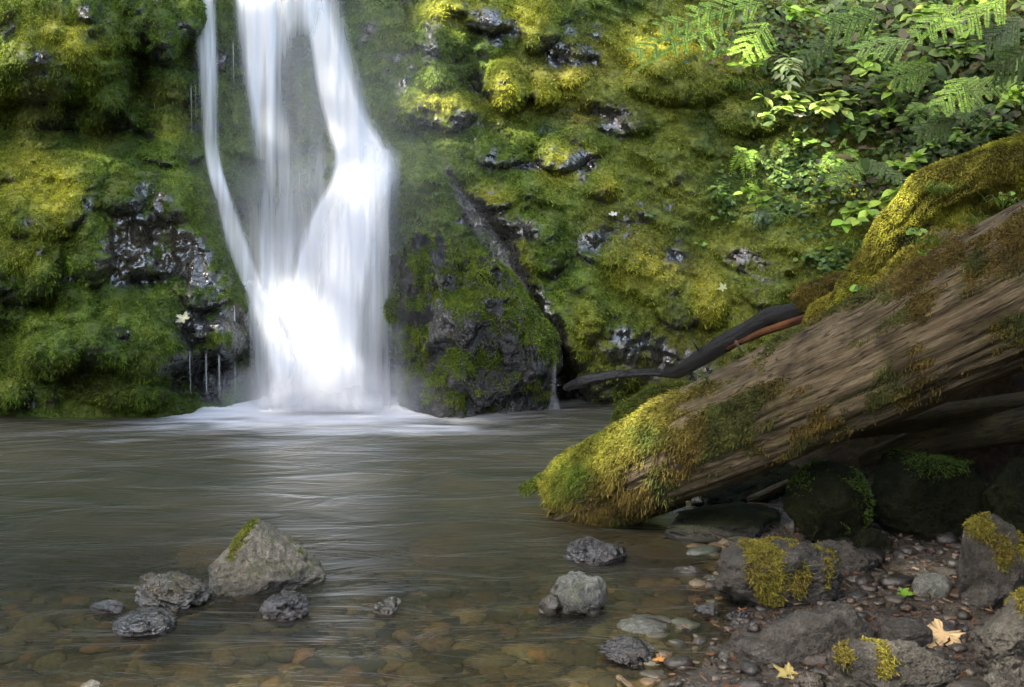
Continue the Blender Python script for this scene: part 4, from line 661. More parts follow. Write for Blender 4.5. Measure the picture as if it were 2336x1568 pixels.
litter('needle_litter', 1600, 75, .014, .0011, [(.14, .06, .025), (.09, .05, .025), (.2, .12, .06), (.05, .035, .02)], 'fallen needles and twig bits on the dark gravel', (.4, 2.4, 3.1, 4.9))
litter('bark_litter', 700, 77, .010, .005, [(.10, .05, .02), (.06, .04, .025), (.12, .09, .05)], 'bits of bark and leaf scattered on the shore', (.4, 2.4, 3.1, 4.8))
# twigs
for pts, r0, lb in [([(1392, 1414, 0.012), (1440, 1408, .018), (1500, 1414, .018), (1530, 1424, .01)], .003, 'thin curved twig lying across the pale flat stone'), ([(1410, 1545, .02), (1425, 1556, .02), (1452, 1576, .02)], .008, 'short grey stick poking out at the bottom edge'),
        ([(1625, 1215, .05), (1660, 1230, .06), (1700, 1244, .05)], .003, 'thin pale twig by the water left of the mossy boulder')]:
    o, *_ = tube_obj('twig', [G(u, v, z) for u, v, z in pts], [r0] * (len(pts) - 1) + [r0 * .5], M_TWIG, None, 8, 24, tone=.6 if r0 < .005 else 1.6, seed=int(pts[0][0])); tag(o, lb, 'twig')
for pts, r0, lb in [([(1805, 1225, 4.75), (1818, 1190, 4.78), (1830, 1150, 4.8), (1828, 1120, 4.8)], .005, 'thin upright twig against the left boulder under the log'), ([(1705, 1148, 4.9), (1760, 1152, 4.88), (1815, 1160, 4.85)], .005, 'thin horizontal twig in the shade under the log')]:
    o, *_ = tube_obj('twig', [P(u, v, y) for u, v, y in pts], [r0] * (len(pts) - 1) + [r0 * .5], M_TWIG, None, 8, 24, tone=1.0, seed=int(pts[0][0])); tag(o, lb, 'twig')

# ------------------------------------------------------------------ leaves and plants
def leaf_shape(kind):
    """outline (x across, y along 0..1) of one leaf, as (left,right) rows"""
    if kind == 'oval': t = np.array([0, .15, .35, .6, .82, 1]); w = np.array([.02, .20, .30, .27, .14, .0])
    elif kind == 'narrow': t = np.array([0, .2, .5, .8, 1]); w = np.array([.01, .10, .13, .08, 0])
    elif kind == 'round': t = np.array([0, .12, .4, .7, .92, 1]); w = np.array([.15, .36, .48, .42, .2, .04])
    elif kind == 'needle': t = np.array([0, .3, .75, 1]); w = np.array([.18, .21, .19, .05])
    else: t = np.array([0, .15, .3, .45, .6, .8, 1]); w = np.array([.05, .40, .28, .42, .22, .24, 0])
    return t, w
def leaves(P0, D, Up, L, kind, fold=.25, droop=.25, seed=0):
    """many leaves: base points, directions, up vectors, lengths -> V, F (quads)"""
    t, w = leaf_shape(kind); n = len(P0); D = unit(D); S = unit(np.cross(D, Up)); Nn = np.cross(S, D); L = np.asarray(L)[:, None, None]
    c = P0[:, None] + D[:, None] * t[None, :, None] * L - Nn[:, None] * (t ** 2)[None, :, None] * droop * L
    l = c - S[:, None] * w[None, :, None] * L + Nn[:, None] * w[None, :, None] * fold * L; r_ = c + S[:, None] * w[None, :, None] * L + Nn[:, None] * w[None, :, None] * fold * L
    V = np.stack([l, c, r_], 2).reshape(n, -1, 3); k = len(t); b = np.arange(k - 1) * 3; f = np.concatenate([np.stack([b, b + 1, b + 4, b + 3], -1), np.stack([b + 1, b + 2, b + 5, b + 4], -1)])
    return V.reshape(-1, 3), (f[None] + (np.arange(n) * k * 3)[:, None, None]).reshape(-1, 4), k * 3
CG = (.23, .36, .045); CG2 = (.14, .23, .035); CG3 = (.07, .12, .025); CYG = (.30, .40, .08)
def jcol(n, c, k, seed, var=.25):
    r = np.random.default_rng(seed); C = np.array(c) * (1 + var * r.normal(size=(n, 1))) * (1 + .08 * r.normal(size=(n, 3))); return np.repeat(np.clip(C, .01, 1), k, 0)
def stems(name, paths, rad, mat, parent, tone=1.0):
    Vs, Fs, us, o = [], [], [], 0
    for p in paths:
        V, Fq, uv, Nn, TT, TH, C = tube(p, np.linspace(rad, rad * .4, len(p)), 5, max(6, len(p) * 2), groove=0, lump=0); Vs.append(V); Fs.append(Fq + o); us.append(uv); o += len(V)
    V = np.vstack(Vs); return mk(name, V, np.vstack(Fs), mat, parent, {'tone': np.full(len(V), tone)}, uv=np.vstack(us))
M_STEM = m_wood('green_stem', (.05, .07, .02), (.08, .11, .03), .6)
def conifer_spray(label, base, tip, Y0_, Y1_, width, seed, col=CG, group='flat needled conifer sprays hanging at the upper right'):
    """flat spray: a shoot with finger-like side shoots set with short flat needles"""
    r = np.random.default_rng(seed); A = P(*base, Y0_); B = P(*tip, Y1_); L = np.linalg.norm(B - A); d = unit(B - A); side = unit(np.cross(d, np.array([0, -.85, .55]) + r.normal(size=3) * .2)); nrm = np.cross(side, d)
    sh = [(A, B)]; K = 6
    for i in range(K):
        f = .08 + .84 * i / (K - 1); l = width * (1 - .55 * f) * r.uniform(.8, 1.15) * np.sin(min(1, f * 3 + .5) * 1.57)
        for s in (-1, 1):
            st = A + (B - A) * (f + r.uniform(-.03, .03)); dd_ = unit(d * r.uniform(.8, 1.1) + side * s * .8 + nrm * r.uniform(-.15, .15)); sh.append((st, st + dd_ * l + np.array([0, 0, -.08 * l])))
    P0, D, U, LL = [], [], [], []; paths = []
    for (a, b) in sh:
        l = np.linalg.norm(b - a); m = max(5, int(l / .0046)); t = (np.arange(m) + .5) / m; q = a + (b - a) * t[:, None] - np.array([0, 0, .12 * l]) * (t ** 2)[:, None]; ax = unit(b - a); sd = unit(np.cross(ax, nrm)); paths.append(q[::max(1, m // 5)] if m > 10 else q)
        for s in (-1, 1):
            P0.append(q); D.append(np.tile(ax * .45 + sd * s, (m, 1)) + r.normal(size=(m, 3)) * .12); U.append(np.tile(nrm, (m, 1))); LL.append(np.full(m, .019) * np.where(t > .85, .7, 1) * r.uniform(.7, 1.15, m))
    V, Fq, k = leaves(np.vstack(P0), np.vstack(D), np.vstack(U) + r.normal(size=(sum(map(len, P0)), 3)) * .15, np.concatenate(LL), 'needle', .1, .1)
    root = empty('conifer_spray', A); tag(root, label, 'conifer spray', group)
    o = mk('needles', V, Fq, M_LEAF, None, {'col': jcol(len(V) // k, col, k, seed)}, smooth=False); s_ = stems('twig', paths, .003, M_TWIG, None); localize(root, o, s_); return root
def leafy_plant(label, pts, Ls, kind, n, size, seed, col=CG, name='leafy_plant', cat='plant', group=None, cluster=3, fan=.9):
    """arching stems from pts[0] to each of pts[1:]; leaves in clusters"""
    r = np.random.default_rng(seed); b = P(*pts[0][:2], pts[0][2]); P0, D, U, LL, paths = [], [], [], [], []
    for q in pts[1:]:
        e = P(*q[:2], q[2]); mid = (b + e) / 2 + np.array([0, -.03, .05]); path = np.array([b, (b + mid) / 2 + [0, 0, .02], mid, (mid + e) / 2 + [0, 0, .02], e]); paths.append(path)
        for j in range(n):
            t = .25 + .75 * j / max(1, n - 1); c = np.array([np.interp(t * 4, range(5), path[:, i]) for i in range(3)]); ax = unit(e - b)
            for k in range(cluster):
                a = (k - (cluster - 1) / 2) * fan + r.normal() * .25; sd = np.array([math.cos(-math.pi / 2 + a * 1.1 + r.normal() * .2) * 0 + math.sin(a), -.35, -.15]); P0.append(c); D.append(sd * .9 + ax * .4 + r.normal(size=3) * .25); U.append(np.array([0, -.45, 1]) + r.normal(size=3) * .2); LL.append(size * r.uniform(.65, 1.2))
    V, Fq, k = leaves(np.array(P0), np.array(D), np.array(U), LL, kind, .15, .25); root = empty(name, b); tag(root, label, cat, group)
    o = mk('leaves', V, Fq, M_LEAF, None, {'col': jcol(len(V) // k, col, k, seed)}, smooth=False); s_ = stems('stem', paths, .003, M_STEM, None); localize(root, o, s_); return root
def fern(label, base, tips, Y, seed, col=CG2, group='small ferns on the mossy slope', pin=.035):
    r = np.random.default_rng(seed); b = P(*base, Y); P0, D, U, LL, paths = [], [], [], [], []
    for q in tips:
        e = P(q[0], q[1], Y - r.uniform(.05, .2)); mid = (b + e) / 2 + np.array([0, -.05, .06]); m = 26; t = (np.arange(m) + 1) / m; c = ((1 - t) ** 2)[:, None] * b + (2 * t * (1 - t))[:, None] * mid + (t ** 2)[:, None] * e; ax = unit(np.gradient(c, axis=0)); sd = unit(np.cross(ax, np.array([0, -.6, .8]))); paths.append(c[::4])
        for s in (-1, 1): P0.append(c); D.append(sd * s + ax * .35 + r.normal(size=(m, 3)) * .1); U.append(np.tile([0, -.6, .8], (m, 1)) + r.normal(size=(m, 3)) * .1); LL.append(pin * np.sin(np.clip(t * 1.25 + .15, 0, 1.25) / 1.35 * 3.14 * .9 + .15) * r.uniform(.8, 1.1, m) + .004)
    V, Fq, k = leaves(np.vstack(P0), np.vstack(D), np.vstack(U), np.concatenate(LL), 'narrow', .1, .1); root = empty('fern', b); tag(root, label, 'fern', group)
    o = mk('fronds', V, Fq, M_LEAF, None, {'col': jcol(len(V) // k, col, k, seed)}, smooth=False); s_ = stems('stalk', paths, .002, M_STEM, None); localize(root, o, s_); return root
def grass_tuft(label, base, Y, n, L, seed, col=CG2, hang=.8, name='grass_tuft'):
    r = np.random.default_rng(seed); b = P(*base, Y) + r.normal(size=(n, 3)) * np.array([.03, .02, .01]); a = r.uniform(0, 6.28, n); out = np.stack([np.cos(a), -abs(np.sin(a)) * .7 - .2, a * 0], -1); l = L * r.uniform(.5, 1.2, n); t = np.linspace(0, 1, 6)
    c = b[:, None] + out[:, None] * (t * .7)[None, :, None] * l[:, None, None] + np.array([0, 0, 1.0]) * ((t * .9 - t ** 2 * hang * 1.3))[None, :, None] * l[:, None, None]; s = unit(np.cross(out, [0, 0, 1.0]))[:, None] * (.0028 * (1 - t ** 1.5))[None, :, None]
    V = np.stack([c - s, c + s], 2).reshape(-1, 3); f = np.arange(5)[:, None] * 2 + np.array([[0, 1, 3, 2]]); Fq = (f[None] + (np.arange(n) * 12)[:, None, None]).reshape(-1, 4)
    o = mk(name, V, Fq, M_LEAF, None, {'col': jcol(n, col, 12, seed)}, smooth=False); tag(o, label, 'grass', 'grass tufts on the mossy slope and bank'); off = b.mean(0).astype(np.float32); aa = np.empty(len(V) * 3, np.float32); o.data.vertices.foreach_get('co', aa); o.data.vertices.foreach_set('co', (aa.reshape(-1, 3) - off).ravel()); o.location = off.tolist(); return o

cY = lambda u, v, o: float(cliffY(u, v)) - o
for lb, b, t, o0, o1, w, c in [
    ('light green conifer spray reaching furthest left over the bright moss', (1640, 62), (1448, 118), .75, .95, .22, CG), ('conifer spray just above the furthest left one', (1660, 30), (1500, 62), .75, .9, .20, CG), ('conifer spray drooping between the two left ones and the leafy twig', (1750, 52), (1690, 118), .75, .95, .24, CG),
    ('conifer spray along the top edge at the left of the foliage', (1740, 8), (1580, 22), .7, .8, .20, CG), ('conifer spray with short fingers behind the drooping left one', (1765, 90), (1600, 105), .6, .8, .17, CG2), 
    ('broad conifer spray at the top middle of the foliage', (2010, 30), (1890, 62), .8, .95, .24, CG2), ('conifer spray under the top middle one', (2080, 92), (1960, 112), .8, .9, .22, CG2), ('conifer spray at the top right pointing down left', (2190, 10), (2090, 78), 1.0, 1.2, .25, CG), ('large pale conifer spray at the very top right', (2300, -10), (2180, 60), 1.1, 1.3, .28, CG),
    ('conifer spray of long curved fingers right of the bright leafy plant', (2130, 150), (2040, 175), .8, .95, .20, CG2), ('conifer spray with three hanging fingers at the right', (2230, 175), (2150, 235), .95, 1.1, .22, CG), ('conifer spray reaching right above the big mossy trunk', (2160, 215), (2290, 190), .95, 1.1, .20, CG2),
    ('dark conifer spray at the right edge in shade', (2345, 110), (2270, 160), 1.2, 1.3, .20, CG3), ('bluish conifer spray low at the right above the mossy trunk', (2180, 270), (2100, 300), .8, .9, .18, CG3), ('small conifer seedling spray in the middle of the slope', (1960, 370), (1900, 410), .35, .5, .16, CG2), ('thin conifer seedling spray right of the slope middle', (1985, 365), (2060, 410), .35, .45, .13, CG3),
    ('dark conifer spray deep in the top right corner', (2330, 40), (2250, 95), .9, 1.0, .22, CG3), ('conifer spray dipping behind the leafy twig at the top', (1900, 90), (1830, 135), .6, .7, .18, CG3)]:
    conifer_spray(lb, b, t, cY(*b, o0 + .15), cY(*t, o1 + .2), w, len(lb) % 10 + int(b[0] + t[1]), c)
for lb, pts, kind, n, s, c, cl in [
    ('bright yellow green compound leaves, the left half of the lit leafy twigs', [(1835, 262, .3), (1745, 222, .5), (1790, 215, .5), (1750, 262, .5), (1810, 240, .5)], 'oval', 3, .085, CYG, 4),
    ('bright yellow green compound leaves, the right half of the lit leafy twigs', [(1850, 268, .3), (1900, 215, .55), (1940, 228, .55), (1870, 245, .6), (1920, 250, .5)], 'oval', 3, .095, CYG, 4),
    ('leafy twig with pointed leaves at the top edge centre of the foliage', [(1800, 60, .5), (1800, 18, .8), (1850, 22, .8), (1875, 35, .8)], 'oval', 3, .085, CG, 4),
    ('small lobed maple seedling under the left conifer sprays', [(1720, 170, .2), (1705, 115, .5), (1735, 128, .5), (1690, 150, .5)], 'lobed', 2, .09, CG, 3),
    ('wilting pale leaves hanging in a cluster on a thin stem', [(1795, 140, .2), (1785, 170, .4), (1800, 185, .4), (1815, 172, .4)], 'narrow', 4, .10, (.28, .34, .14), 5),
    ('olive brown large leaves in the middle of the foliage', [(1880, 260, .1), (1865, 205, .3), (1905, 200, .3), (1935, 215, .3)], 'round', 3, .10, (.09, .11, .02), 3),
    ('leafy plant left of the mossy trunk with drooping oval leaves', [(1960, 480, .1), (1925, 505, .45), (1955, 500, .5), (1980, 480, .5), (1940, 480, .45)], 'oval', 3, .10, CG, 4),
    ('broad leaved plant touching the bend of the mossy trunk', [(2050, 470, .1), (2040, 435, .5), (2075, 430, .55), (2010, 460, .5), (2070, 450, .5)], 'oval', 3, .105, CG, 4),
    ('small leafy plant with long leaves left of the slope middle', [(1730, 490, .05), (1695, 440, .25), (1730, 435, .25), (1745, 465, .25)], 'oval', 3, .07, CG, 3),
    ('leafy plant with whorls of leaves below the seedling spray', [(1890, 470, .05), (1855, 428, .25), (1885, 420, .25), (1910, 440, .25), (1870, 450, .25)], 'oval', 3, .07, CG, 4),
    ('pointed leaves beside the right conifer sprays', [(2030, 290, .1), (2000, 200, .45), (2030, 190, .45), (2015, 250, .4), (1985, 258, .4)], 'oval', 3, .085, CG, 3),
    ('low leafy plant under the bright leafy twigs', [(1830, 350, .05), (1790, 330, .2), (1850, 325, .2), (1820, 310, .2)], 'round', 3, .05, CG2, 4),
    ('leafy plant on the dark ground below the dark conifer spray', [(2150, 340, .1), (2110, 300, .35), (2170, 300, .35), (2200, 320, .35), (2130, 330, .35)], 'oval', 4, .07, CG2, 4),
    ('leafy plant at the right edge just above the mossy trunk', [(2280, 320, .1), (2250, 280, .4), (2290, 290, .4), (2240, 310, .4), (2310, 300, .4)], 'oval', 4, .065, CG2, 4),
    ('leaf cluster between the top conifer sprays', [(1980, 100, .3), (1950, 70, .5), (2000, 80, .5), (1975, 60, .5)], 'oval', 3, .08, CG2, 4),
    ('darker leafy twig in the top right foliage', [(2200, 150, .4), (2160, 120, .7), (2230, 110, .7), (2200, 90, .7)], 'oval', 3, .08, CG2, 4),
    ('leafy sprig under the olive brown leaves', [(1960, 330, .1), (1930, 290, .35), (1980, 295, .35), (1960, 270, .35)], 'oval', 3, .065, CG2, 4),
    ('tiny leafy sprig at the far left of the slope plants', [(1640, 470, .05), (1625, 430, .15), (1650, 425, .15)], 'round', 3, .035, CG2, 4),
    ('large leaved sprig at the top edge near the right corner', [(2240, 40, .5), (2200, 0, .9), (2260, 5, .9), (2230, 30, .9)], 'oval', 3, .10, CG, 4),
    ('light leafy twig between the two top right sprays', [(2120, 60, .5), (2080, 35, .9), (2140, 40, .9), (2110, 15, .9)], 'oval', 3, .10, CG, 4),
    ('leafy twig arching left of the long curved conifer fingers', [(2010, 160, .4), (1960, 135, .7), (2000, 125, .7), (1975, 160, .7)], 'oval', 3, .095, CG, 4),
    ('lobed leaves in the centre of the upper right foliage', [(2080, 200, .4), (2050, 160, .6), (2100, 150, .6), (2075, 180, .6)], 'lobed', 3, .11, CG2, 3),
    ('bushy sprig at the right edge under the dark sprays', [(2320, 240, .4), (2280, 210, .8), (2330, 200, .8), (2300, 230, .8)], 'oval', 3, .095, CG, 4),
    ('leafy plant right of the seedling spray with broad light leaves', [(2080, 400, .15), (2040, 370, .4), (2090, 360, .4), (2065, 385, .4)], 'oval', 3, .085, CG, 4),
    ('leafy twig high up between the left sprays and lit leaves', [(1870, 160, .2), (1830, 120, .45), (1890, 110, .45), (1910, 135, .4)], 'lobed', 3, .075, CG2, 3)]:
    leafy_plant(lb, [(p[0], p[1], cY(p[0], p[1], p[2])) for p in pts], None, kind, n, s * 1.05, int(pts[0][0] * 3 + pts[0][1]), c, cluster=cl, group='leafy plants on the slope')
for lb, b, tips, o, pin, c in [
    ('pale fern clump at the left of the slope plants', (1695, 350), [(1665, 400), (1680, 345), (1720, 400), (1740, 370), (1700, 410)], .12, .04, CG), ('small fern hanging over the stony patch', (1735, 480), [(1722, 520), (1740, 528), (1752, 510)], .12, .035, (.14, .2, .1)),
    ('fern beside the conifer seedling on the slope', (1910, 345), [(1870, 390), (1940, 390), (1900, 400), (1965, 370), (1930, 330)], .15, .045, CG2), ('fern near the right edge under the conifer sprays', (2110, 240), [(2060, 270), (2140, 280), (2090, 290), (2170, 250)], .5, .05, CG2),
    ('dark fern under the right conifer sprays', (2220, 250), [(2180, 290), (2260, 290), (2220, 300), (2290, 260)], .5, .05, CG3), ('fern hanging among the left grass', (1870, 180), [(1840, 230), (1900, 220), (1860, 240)], .3, .05, CG3)]:
    fern(lb, b, tips, cY(*b, o), int(b[0]), c, pin=pin)
for lb, b, o, n, L, c in [('long hanging grass under the left conifer sprays', (1680, 200), .05, 60, .28, CG2), ('grass beside the hanging grass on its right', (1730, 215), .05, 40, .26, CG3), ('grass tuft at the left of the slope plants', (1640, 455), .05, 30, .16, CG2), ('grass tuft by the pale fern clump', (1720, 420), .05, 30, .14, CG), ('grass tuft below the small leafy plant', (1665, 500), .05, 26, .14, CG3),
    ('grass tuft in the middle of the slope', (1780, 500), .05, 26, .16, CG2), ('curving grass blades left of the mossy trunk', (1955, 560), .12, 20, .2, CG), ('tall grass stems right of the seedling spray', (2060, 340), .12, 40, .24, CG2), ('grass tuft above the mossy trunk bend', (2080, 390), .12, 36, .2, CG2), ('grass tuft under the lit leafy twigs', (1960, 400), .05, 30, .16, CG2)]:
    grass_tuft(lb, b, cY(*b, o), n, L, int(b[0] + b[1]), c)
for lb, b, Y, n, L, c in [('fresh green grass growing on the mossy trunk bend', (2140, 440), 5.25, 50, .14, (.16, .24, .05)), ('dry straw coloured grass tuft at the edge of the big log', (2160, 545), 4.95, 46, .12, (.32, .24, .14)), ('thin grass in the hollow between trunk and log', (2230, 520), 4.95, 50, .16, CG2), ('green grass blades beside the dry straw tuft', (2120, 560), 5.0, 30, .12, CG2), ('grass on the top of the mossy trunk at the right edge', (2300, 470), 4.95, 30, .14, CG2)]:
    grass_tuft(lb, b, Y, n, L, int(b[0]), c, hang=.6)
for lb, b, Y, sz in [('two small pale green leaves rising at the log edge', (1960, 670), 5.2, .035), ('small round leaves on the moss left of the dry grass', (2085, 545), 5.05, .04), ('small leaf sprig on the bank near the knot', (2100, 590), 5.0, .03), ('small green leaves in the hollow under the mossy trunk', (2290, 462), 5.0, .04)]:
    leafy_plant(lb, [(b[0], b[1] + 14, Y), (b[0] - 14, b[1], Y - .03), (b[0] + 14, b[1] - 4, Y - .03)], None, 'round', 1, sz, int(b[0] + 5), CG, name='seedling', cat='seedling', cluster=2)
# low undergrowth: small round ivy-like leaves and countless leaves whose dark colour stands for shade
def ground_cover(name, n, regs, size, kinds, cols, seed, tg, off=(.01, .08)):
    r = np.random.default_rng(seed); Vs, Fs, Cs, o = [], [], [], 0
    for (cu_, cv_, ru, rv, m, kd, sz) in regs:
        u = cu_ + r.normal(size=m) * ru * .5; v = cv_ + r.normal(size=m) * rv * .5; y = cliffY(u, v) - r.uniform(off[0], off[1], m); p = P(u, v, y); nn = cliffN(u, v)
        V, Fq, k = leaves(p, np.stack([r.normal(size=m), -abs(r.normal(size=m)) * .6, r.normal(size=m) * .5 - .3], -1), nn * .5 + np.array([0, -.3, .9]) + r.normal(size=(m, 3)) * .25, sz * r.uniform(.5, 1.25, m), kd, .12, .2); Vs.append(V); Fs.append(Fq + o); o += len(V)
        c = np.array(cols)[r.integers(0, len(cols), m)] * r.uniform(.6, 1.35, (m, 1)); Cs.append(np.repeat(c, k, 0))
    ob = mk(name, np.vstack(Vs), np.vstack(Fs), M_LEAF, None, {'col': np.vstack(Cs)}, smooth=False); tag(ob, tg, 'undergrowth', kind='stuff')
ground_cover('undergrowth', 0, [(2150, 150, 260, 220, 620, 'oval', .115), (2200, 300, 200, 100, 520, 'oval', .055), (1800, 80, 200, 90, 700, 'oval', .06), (2000, 240, 200, 100, 700, 'oval', .065), (1960, 420, 200, 70, 450, 'oval', .05), (2130, 360, 120, 60, 700, 'round', .04), (2050, 30, 300, 60, 450, 'oval', .09)], 1, 0, [CG3, (.10, .16, .035), (.035, .07, .015), (.05, .09, .02), (.06, .05, .02)], 91, 'dense leaves coloured dark for shade, filling the slope between the larger plants', (.02, .35))
ground_cover('creeping_ivy', 0, [(1780, 400, 60, 40, 160, 'round', .032), (1650, 450, 30, 50, 120, 'round', .028), (1900, 580, 60, 40, 260, 'round', .030), (1800, 470, 60, 25, 140, 'round', .028), (2000, 560, 40, 50, 120, 'round', .03), (1770, 190, 14, 20, 50, 'round', .03), (1840, 370, 60, 60, 240, 'round', .035), (1770, 495, 90, 20, 100, 'round', .026), (1600, 560, 8, 8, 8, 'round', .03), (1480, 490, 12, 8, 8, 'round', .03), (1850, 520, 60, 25, 120, 'round', .028)], 1, 0, [CG2, CG3, (.10, .19, .06)], 93, 'small round leaves creeping over the moss of the slope', (.005, .05))

# fallen leaves
def maple_leaf(label, c, Y_or_z, size, ang, col, seed, name='fallen_leaf', onG=True, tilt=(0, 0)):
    r = np.random.default_rng(seed); tips = [(-2.2, .62), (-1.15, .9), (0, 1.0), (1.15, .9), (2.2, .62)]; pts = [];
    for i, (a, l) in enumerate(tips):
        for da, f in ((-.38, .62), (-.24, .80), (-.12, .78), (0, 1.0), (.12, .80), (.24, .76), (.38, .62)): pts.append((a + da, l * f * r.uniform(.92, 1.08)))
        if i < 4: pts.append((a + .575, .46))
    pts.append((math.pi - .5, .22)); pts.append((math.pi, .1)); pts.append((-math.pi + .5, .22)); pts = np.array(pts); n = len(pts)
    ring = np.stack([np.sin(pts[:, 0]) * pts[:, 1], np.cos(pts[:, 0]) * pts[:, 1]], -1); mid = ring * .5; X = np.vstack([[[0, 0]], mid, ring]) * size
    z = .12 * size * np.sin(X[:, 0] / size * 4 + seed) * np.abs(X[:, 1] / size) + .16 * (np.linalg.norm(X, axis=1) ** 2) / size + .03 * size * r.normal(size=len(X))
    V = np.stack([X[:, 0] * math.cos(ang) - X[:, 1] * math.sin(ang), X[:, 0] * math.sin(ang) + X[:, 1] * math.cos(ang), z], -1); M = np.array(Matrix.Rotation(tilt[0], 3, 'X') @ Matrix.Rotation(tilt[1], 3, 'Y')); V = V @ M.T
    j = np.arange(n); j2 = (j + 1) % n; C = np.array(col) * (1 + .15 * r.normal(size=(len(V), 1))); edge_ = np.zeros(len(V)); edge_[1 + n:] = r.random(n) < .25; C = C * (1 - .6 * edge_[:, None])
    o = mk(name, V, [np.stack([j * 0, 1 + j, 1 + j2], -1), np.stack([1 + j, 1 + n + j, 1 + n + j2, 1 + j2], -1)], M_LEAF, None, {'col': np.clip(C, .01, 1)}); o.location = [float(x) for x in (G(*c, Y_or_z) if onG else P(*c, Y_or_z))]; tag(o, label, 'leaf'); return o
maple_leaf('big dry tan maple leaf on the gravel between the oval stone and corner boulder', (2152, 1446), .06, .10, 2.4, (.62, .46, .24), 1, tilt=(.45, -.1))
maple_leaf('torn yellow leaf at the bottom edge below the long pointed rock', (1800, 1538), .035, .055, 1.0, (.50, .42, .15), 2, tilt=(.2, .1))
maple_leaf('green leaf beside the light rounded stone', (2058, 1352), .05, .04, 4.2, (.14, .28, .03), 3, tilt=(.3, 0))
maple_leaf('green and red leaf on the gravel at the bottom edge', (1725, 1560), .02, .04, 3.2, (.12, .22, .03), 4)
maple_leaf('orange leaf floating beside the jagged wet rock', (1510, 1505), .012, .034, 1.6, (.45, .22, .07), 5)
maple_leaf('brown leaf caught under the left tip of the mossy low rock', (1835, 1505), .03, .035, .6, (.14, .06, .03), 6)
maple_leaf('rust coloured leaf on the wet gravel by the long rock', (2042, 1404), .03, .02, .6, (.24, .08, .03), 7)
maple_leaf('pale fallen leaf on the slope near the shiny wet branch', (1650, 658), cY(1650, 658, .10), .045, .6, (.65, .68, .35), 8, onG=False, tilt=(1.1, .2))
maple_leaf('cream white leaf under the bright leafy twigs', (1825, 262), cY(1825, 262, .45), .06, 3.0, (.80, .68, .55), 9, onG=False, tilt=(.5, 0))
maple_leaf('pale yellow leaf lying on the ledge left of the falls', (420, 728), cY(420, 728, .12), .06, 1.0, (.70, .66, .40), 10, onG=False, tilt=(.8, 0))
maple_leaf('tiny white leaf on the dark rock in the middle of the bank', (1400, 490), cY(1400, 490, .05), .04, .3, (.75, .75, .65), 11, onG=False, tilt=(.6, 0))
maple_leaf('pale dry leaf shining in the dark beneath the log', (1970, 1190), .1, .03, .3, (.3, .25, .15), 12)

# ------------------------------------------------------------------ unseen trees added to shade the stream, crowns shaped to aim the light
def unseen_shade_tree(name, label, base, height, crowns, n, seed, size=.22, holes=None):
    r = np.random.default_rng(seed); root = empty(name, base); tag(root, label, 'tree', 'unseen trees added around the stream to shade it'); b = np.array(base, float); top = np.array(crowns[0][:3], float)
    o, *_ = tube_obj('trunk', [b, b * .6 + np.array([b[0], b[1], height]) * .4, np.array([b[0], b[1], height])], [.32, .24, .08], M_BARK, None, 16, 30, seed=seed % 50)
    P0 = []
    for (cx, cy, cz, rx, ry, rz, fr) in crowns:
        m = int(n * fr); d = unit(r.normal(size=(m, 3))) * (r.random((m, 1)) ** (1 / 3)); P0.append(np.array([cx, cy, cz]) + d * np.array([rx, ry, rz]))
    p = np.vstack(P0)
    if holes is not None:                       # gaps cut along the sun's rays so patches land on chosen spots
        keep = np.ones(len(p), bool); s = np.array(sdir)
        for (h, rad) in holes:
            q = p - np.array(h); along = q @ s; dist = np.linalg.norm(q - along[:, None] * s, axis=1); keep &= ~((dist < rad) & (along > 0))
        for (h, rad, fr_) in THIN:
            q = p - np.array(h); along = q @ s; dist = np.linalg.norm(q - along[:, None] * s, axis=1); keep &= ~((r.random(len(p)) < fr_ * sstep(rad, rad * .35, dist)) & (along > 0))
        p = p[keep]
    m = len(p); V, Fq, k = leaves(p, r.normal(size=(m, 3)), r.normal(size=(m, 3)) * .5 + np.array([0, 0, 1.0]), size * r.uniform(.6, 1.3, m), 'oval', .15, .2)
    c = mk('crown', V, Fq, M_LEAF, None, {'col': jcol(m, (.05, .10, .02), k, seed)}, smooth=False); localize(root, o, c); return root
def hp(u, v, rad): return (tuple(P(u, v, float(cliffY(u, v)))), rad)
HOLES = [(tuple(P(1500, 90, 7.9)), .2), hp(110, 190, .16), hp(150, 330, .14), hp(90, 420, .18), hp(255, 80, .09), hp(1010, 30, .2), hp(1190, 40, .16), hp(1160, 190, .16), hp(1000, 240, .2), hp(1300, 370, .16), hp(1290, 180, .16), hp(1480, 110, .22), hp(1380, 430, .08), hp(1470, 600, .13), hp(1620, 680, .12), hp(1110, 450, .12), hp(390, 290, .1),
    (tuple(P(1500, 980, 4.9)), .16), (tuple(P(1330, 1060, 5.2)), .16), (tuple(P(1650, 80, 8.4)), .3), (tuple(P(2050, 560, 5.5)), .25), (tuple(P(1850, 240, 8.4)), .25)]
THIN = [(tuple(P(735, 840, 7.7)), .75, .66), (tuple(P(800, 420, 8.1)), .6, .55), (tuple(P(1070, 640, 7.6)), .5, .5), (tuple(P(1450, 1020, 5.0)), .5, .6), (tuple(P(2120, 450, 5.4)), .5, .6), (tuple(P(650, 60, 8.7)), .5, .5), (tuple(P(120, 600, 7.6)), .9, .35)]   # spots where crowns are thinned to let in part of the sun
cs = np.array([0.3, 7.0, 1.2]) + np.array(sdir) * 9
unseen_shade_tree('unseen_shade_tree', 'unseen broad leafy tree behind the viewer, its crown shaped to throw sun patches', (-4.6, -3.0, 3.0), cs[2] + 1, [(cs[0], cs[1], cs[2], 5.4, 4.6, .8, 1.0)], 15000, 601, .26, HOLES)

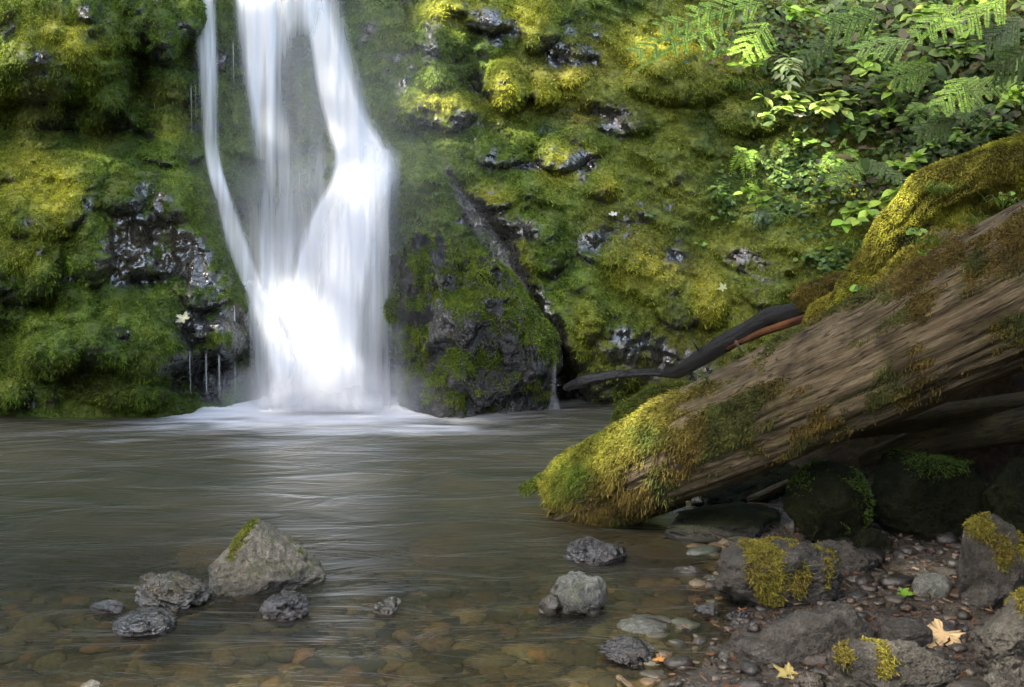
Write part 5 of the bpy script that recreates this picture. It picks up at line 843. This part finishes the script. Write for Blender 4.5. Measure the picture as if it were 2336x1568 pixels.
for nm_, base_, h_, cr_, n_, sd_ in [('unseen leafy tree added on the right bank to block sky', (7.5, -1.0, 2.5), 5, [(5.6, 1.5, 4.2, 2.2, 3.6, 2.2, .6), (5.0, 4.2, 5.2, 1.6, 2.0, 1.4, .4)], 15000, 611), ('unseen leafy tree added some way behind the viewer to block sky', (.5, -9.5, 4), 4, [(0, -9.5, 4.0, 4.5, 1.6, 1.6, 1.0)], 4000, 613), ('unseen leafy tree added on the left bank to block sky', (-8.0, 2.0, 3), 6, [(-6.5, 2.5, 5.0, 1.6, 4.0, 2.6, 1.0)], 9000, 615)]:
    unseen_shade_tree('unseen_shade_tree', nm_, base_, h_, cr_, n_, sd_, .3, HOLES)

unseen_shade_tree('unseen_shade_tree', 'unseen leafy tree added over the near right shore to darken it', (4.6, -.5, 1.5), 4.5, [(2.2, 2.0, 3.7, 2.4, 2.0, .8, 1.0)], 6000, 617, .22, HOLES)
for k_, (x_, y_, lb_) in enumerate([(-4.5, 12.5, 'unseen tree on top of the cliff left of the falls, blocking low sky'), (4.0, 13.5, 'unseen tree on top of the cliff right of the falls, blocking low sky'), (0, 15, 'unseen tree high above the falls behind the others, blocking low sky')]):
    unseen_shade_tree('unseen_shade_tree', lb_, (x_, y_, 6.5), 14, [(x_, y_, 10.5, 3.2, 2.0, 4.0, 1.0)], 8000, 621 + k_, .35, HOLES)

def mist(name, label, c, rad, dens):
    D, T = ico(4); o = mk(name, D * np.array(rad), T); o.location = [float(x) for x in c]
    m, nt, out = mat_new(name + '_air'); v = N(nt, 'ShaderNodeVolumePrincipled'); gl = nt.nodes.new('ShaderNodeVectorMath'); gl.operation = 'LENGTH'; sc_n = nt.nodes.new('ShaderNodeVectorMath'); sc_n.operation = 'DIVIDE'; sc_n.inputs[1].default_value = rad; nt.links.new(objc(nt), sc_n.inputs[0]); nt.links.new(sc_n.outputs[0], gl.inputs[0]); nt.links.new(maprange(nt, gl.outputs['Value'], .15, .95, dens, 0), v.inputs['Density']); v.inputs['Color'].default_value = (.93, .95, 1, 1); nt.links.new(v.outputs[0], out.inputs[1]); o.data.materials.append(m); tag(o, label, 'mist', kind='stuff')
mist('spray_mist', 'soft white spray hanging where the falls meet the pool', P(735, 905, 7.35), (.85, .42, .30), 2.6)
mist('spray_mist', 'faint spray drifting round the whole waterfall', P(760, 420, 7.9), (1.2, .7, 1.9), .25)
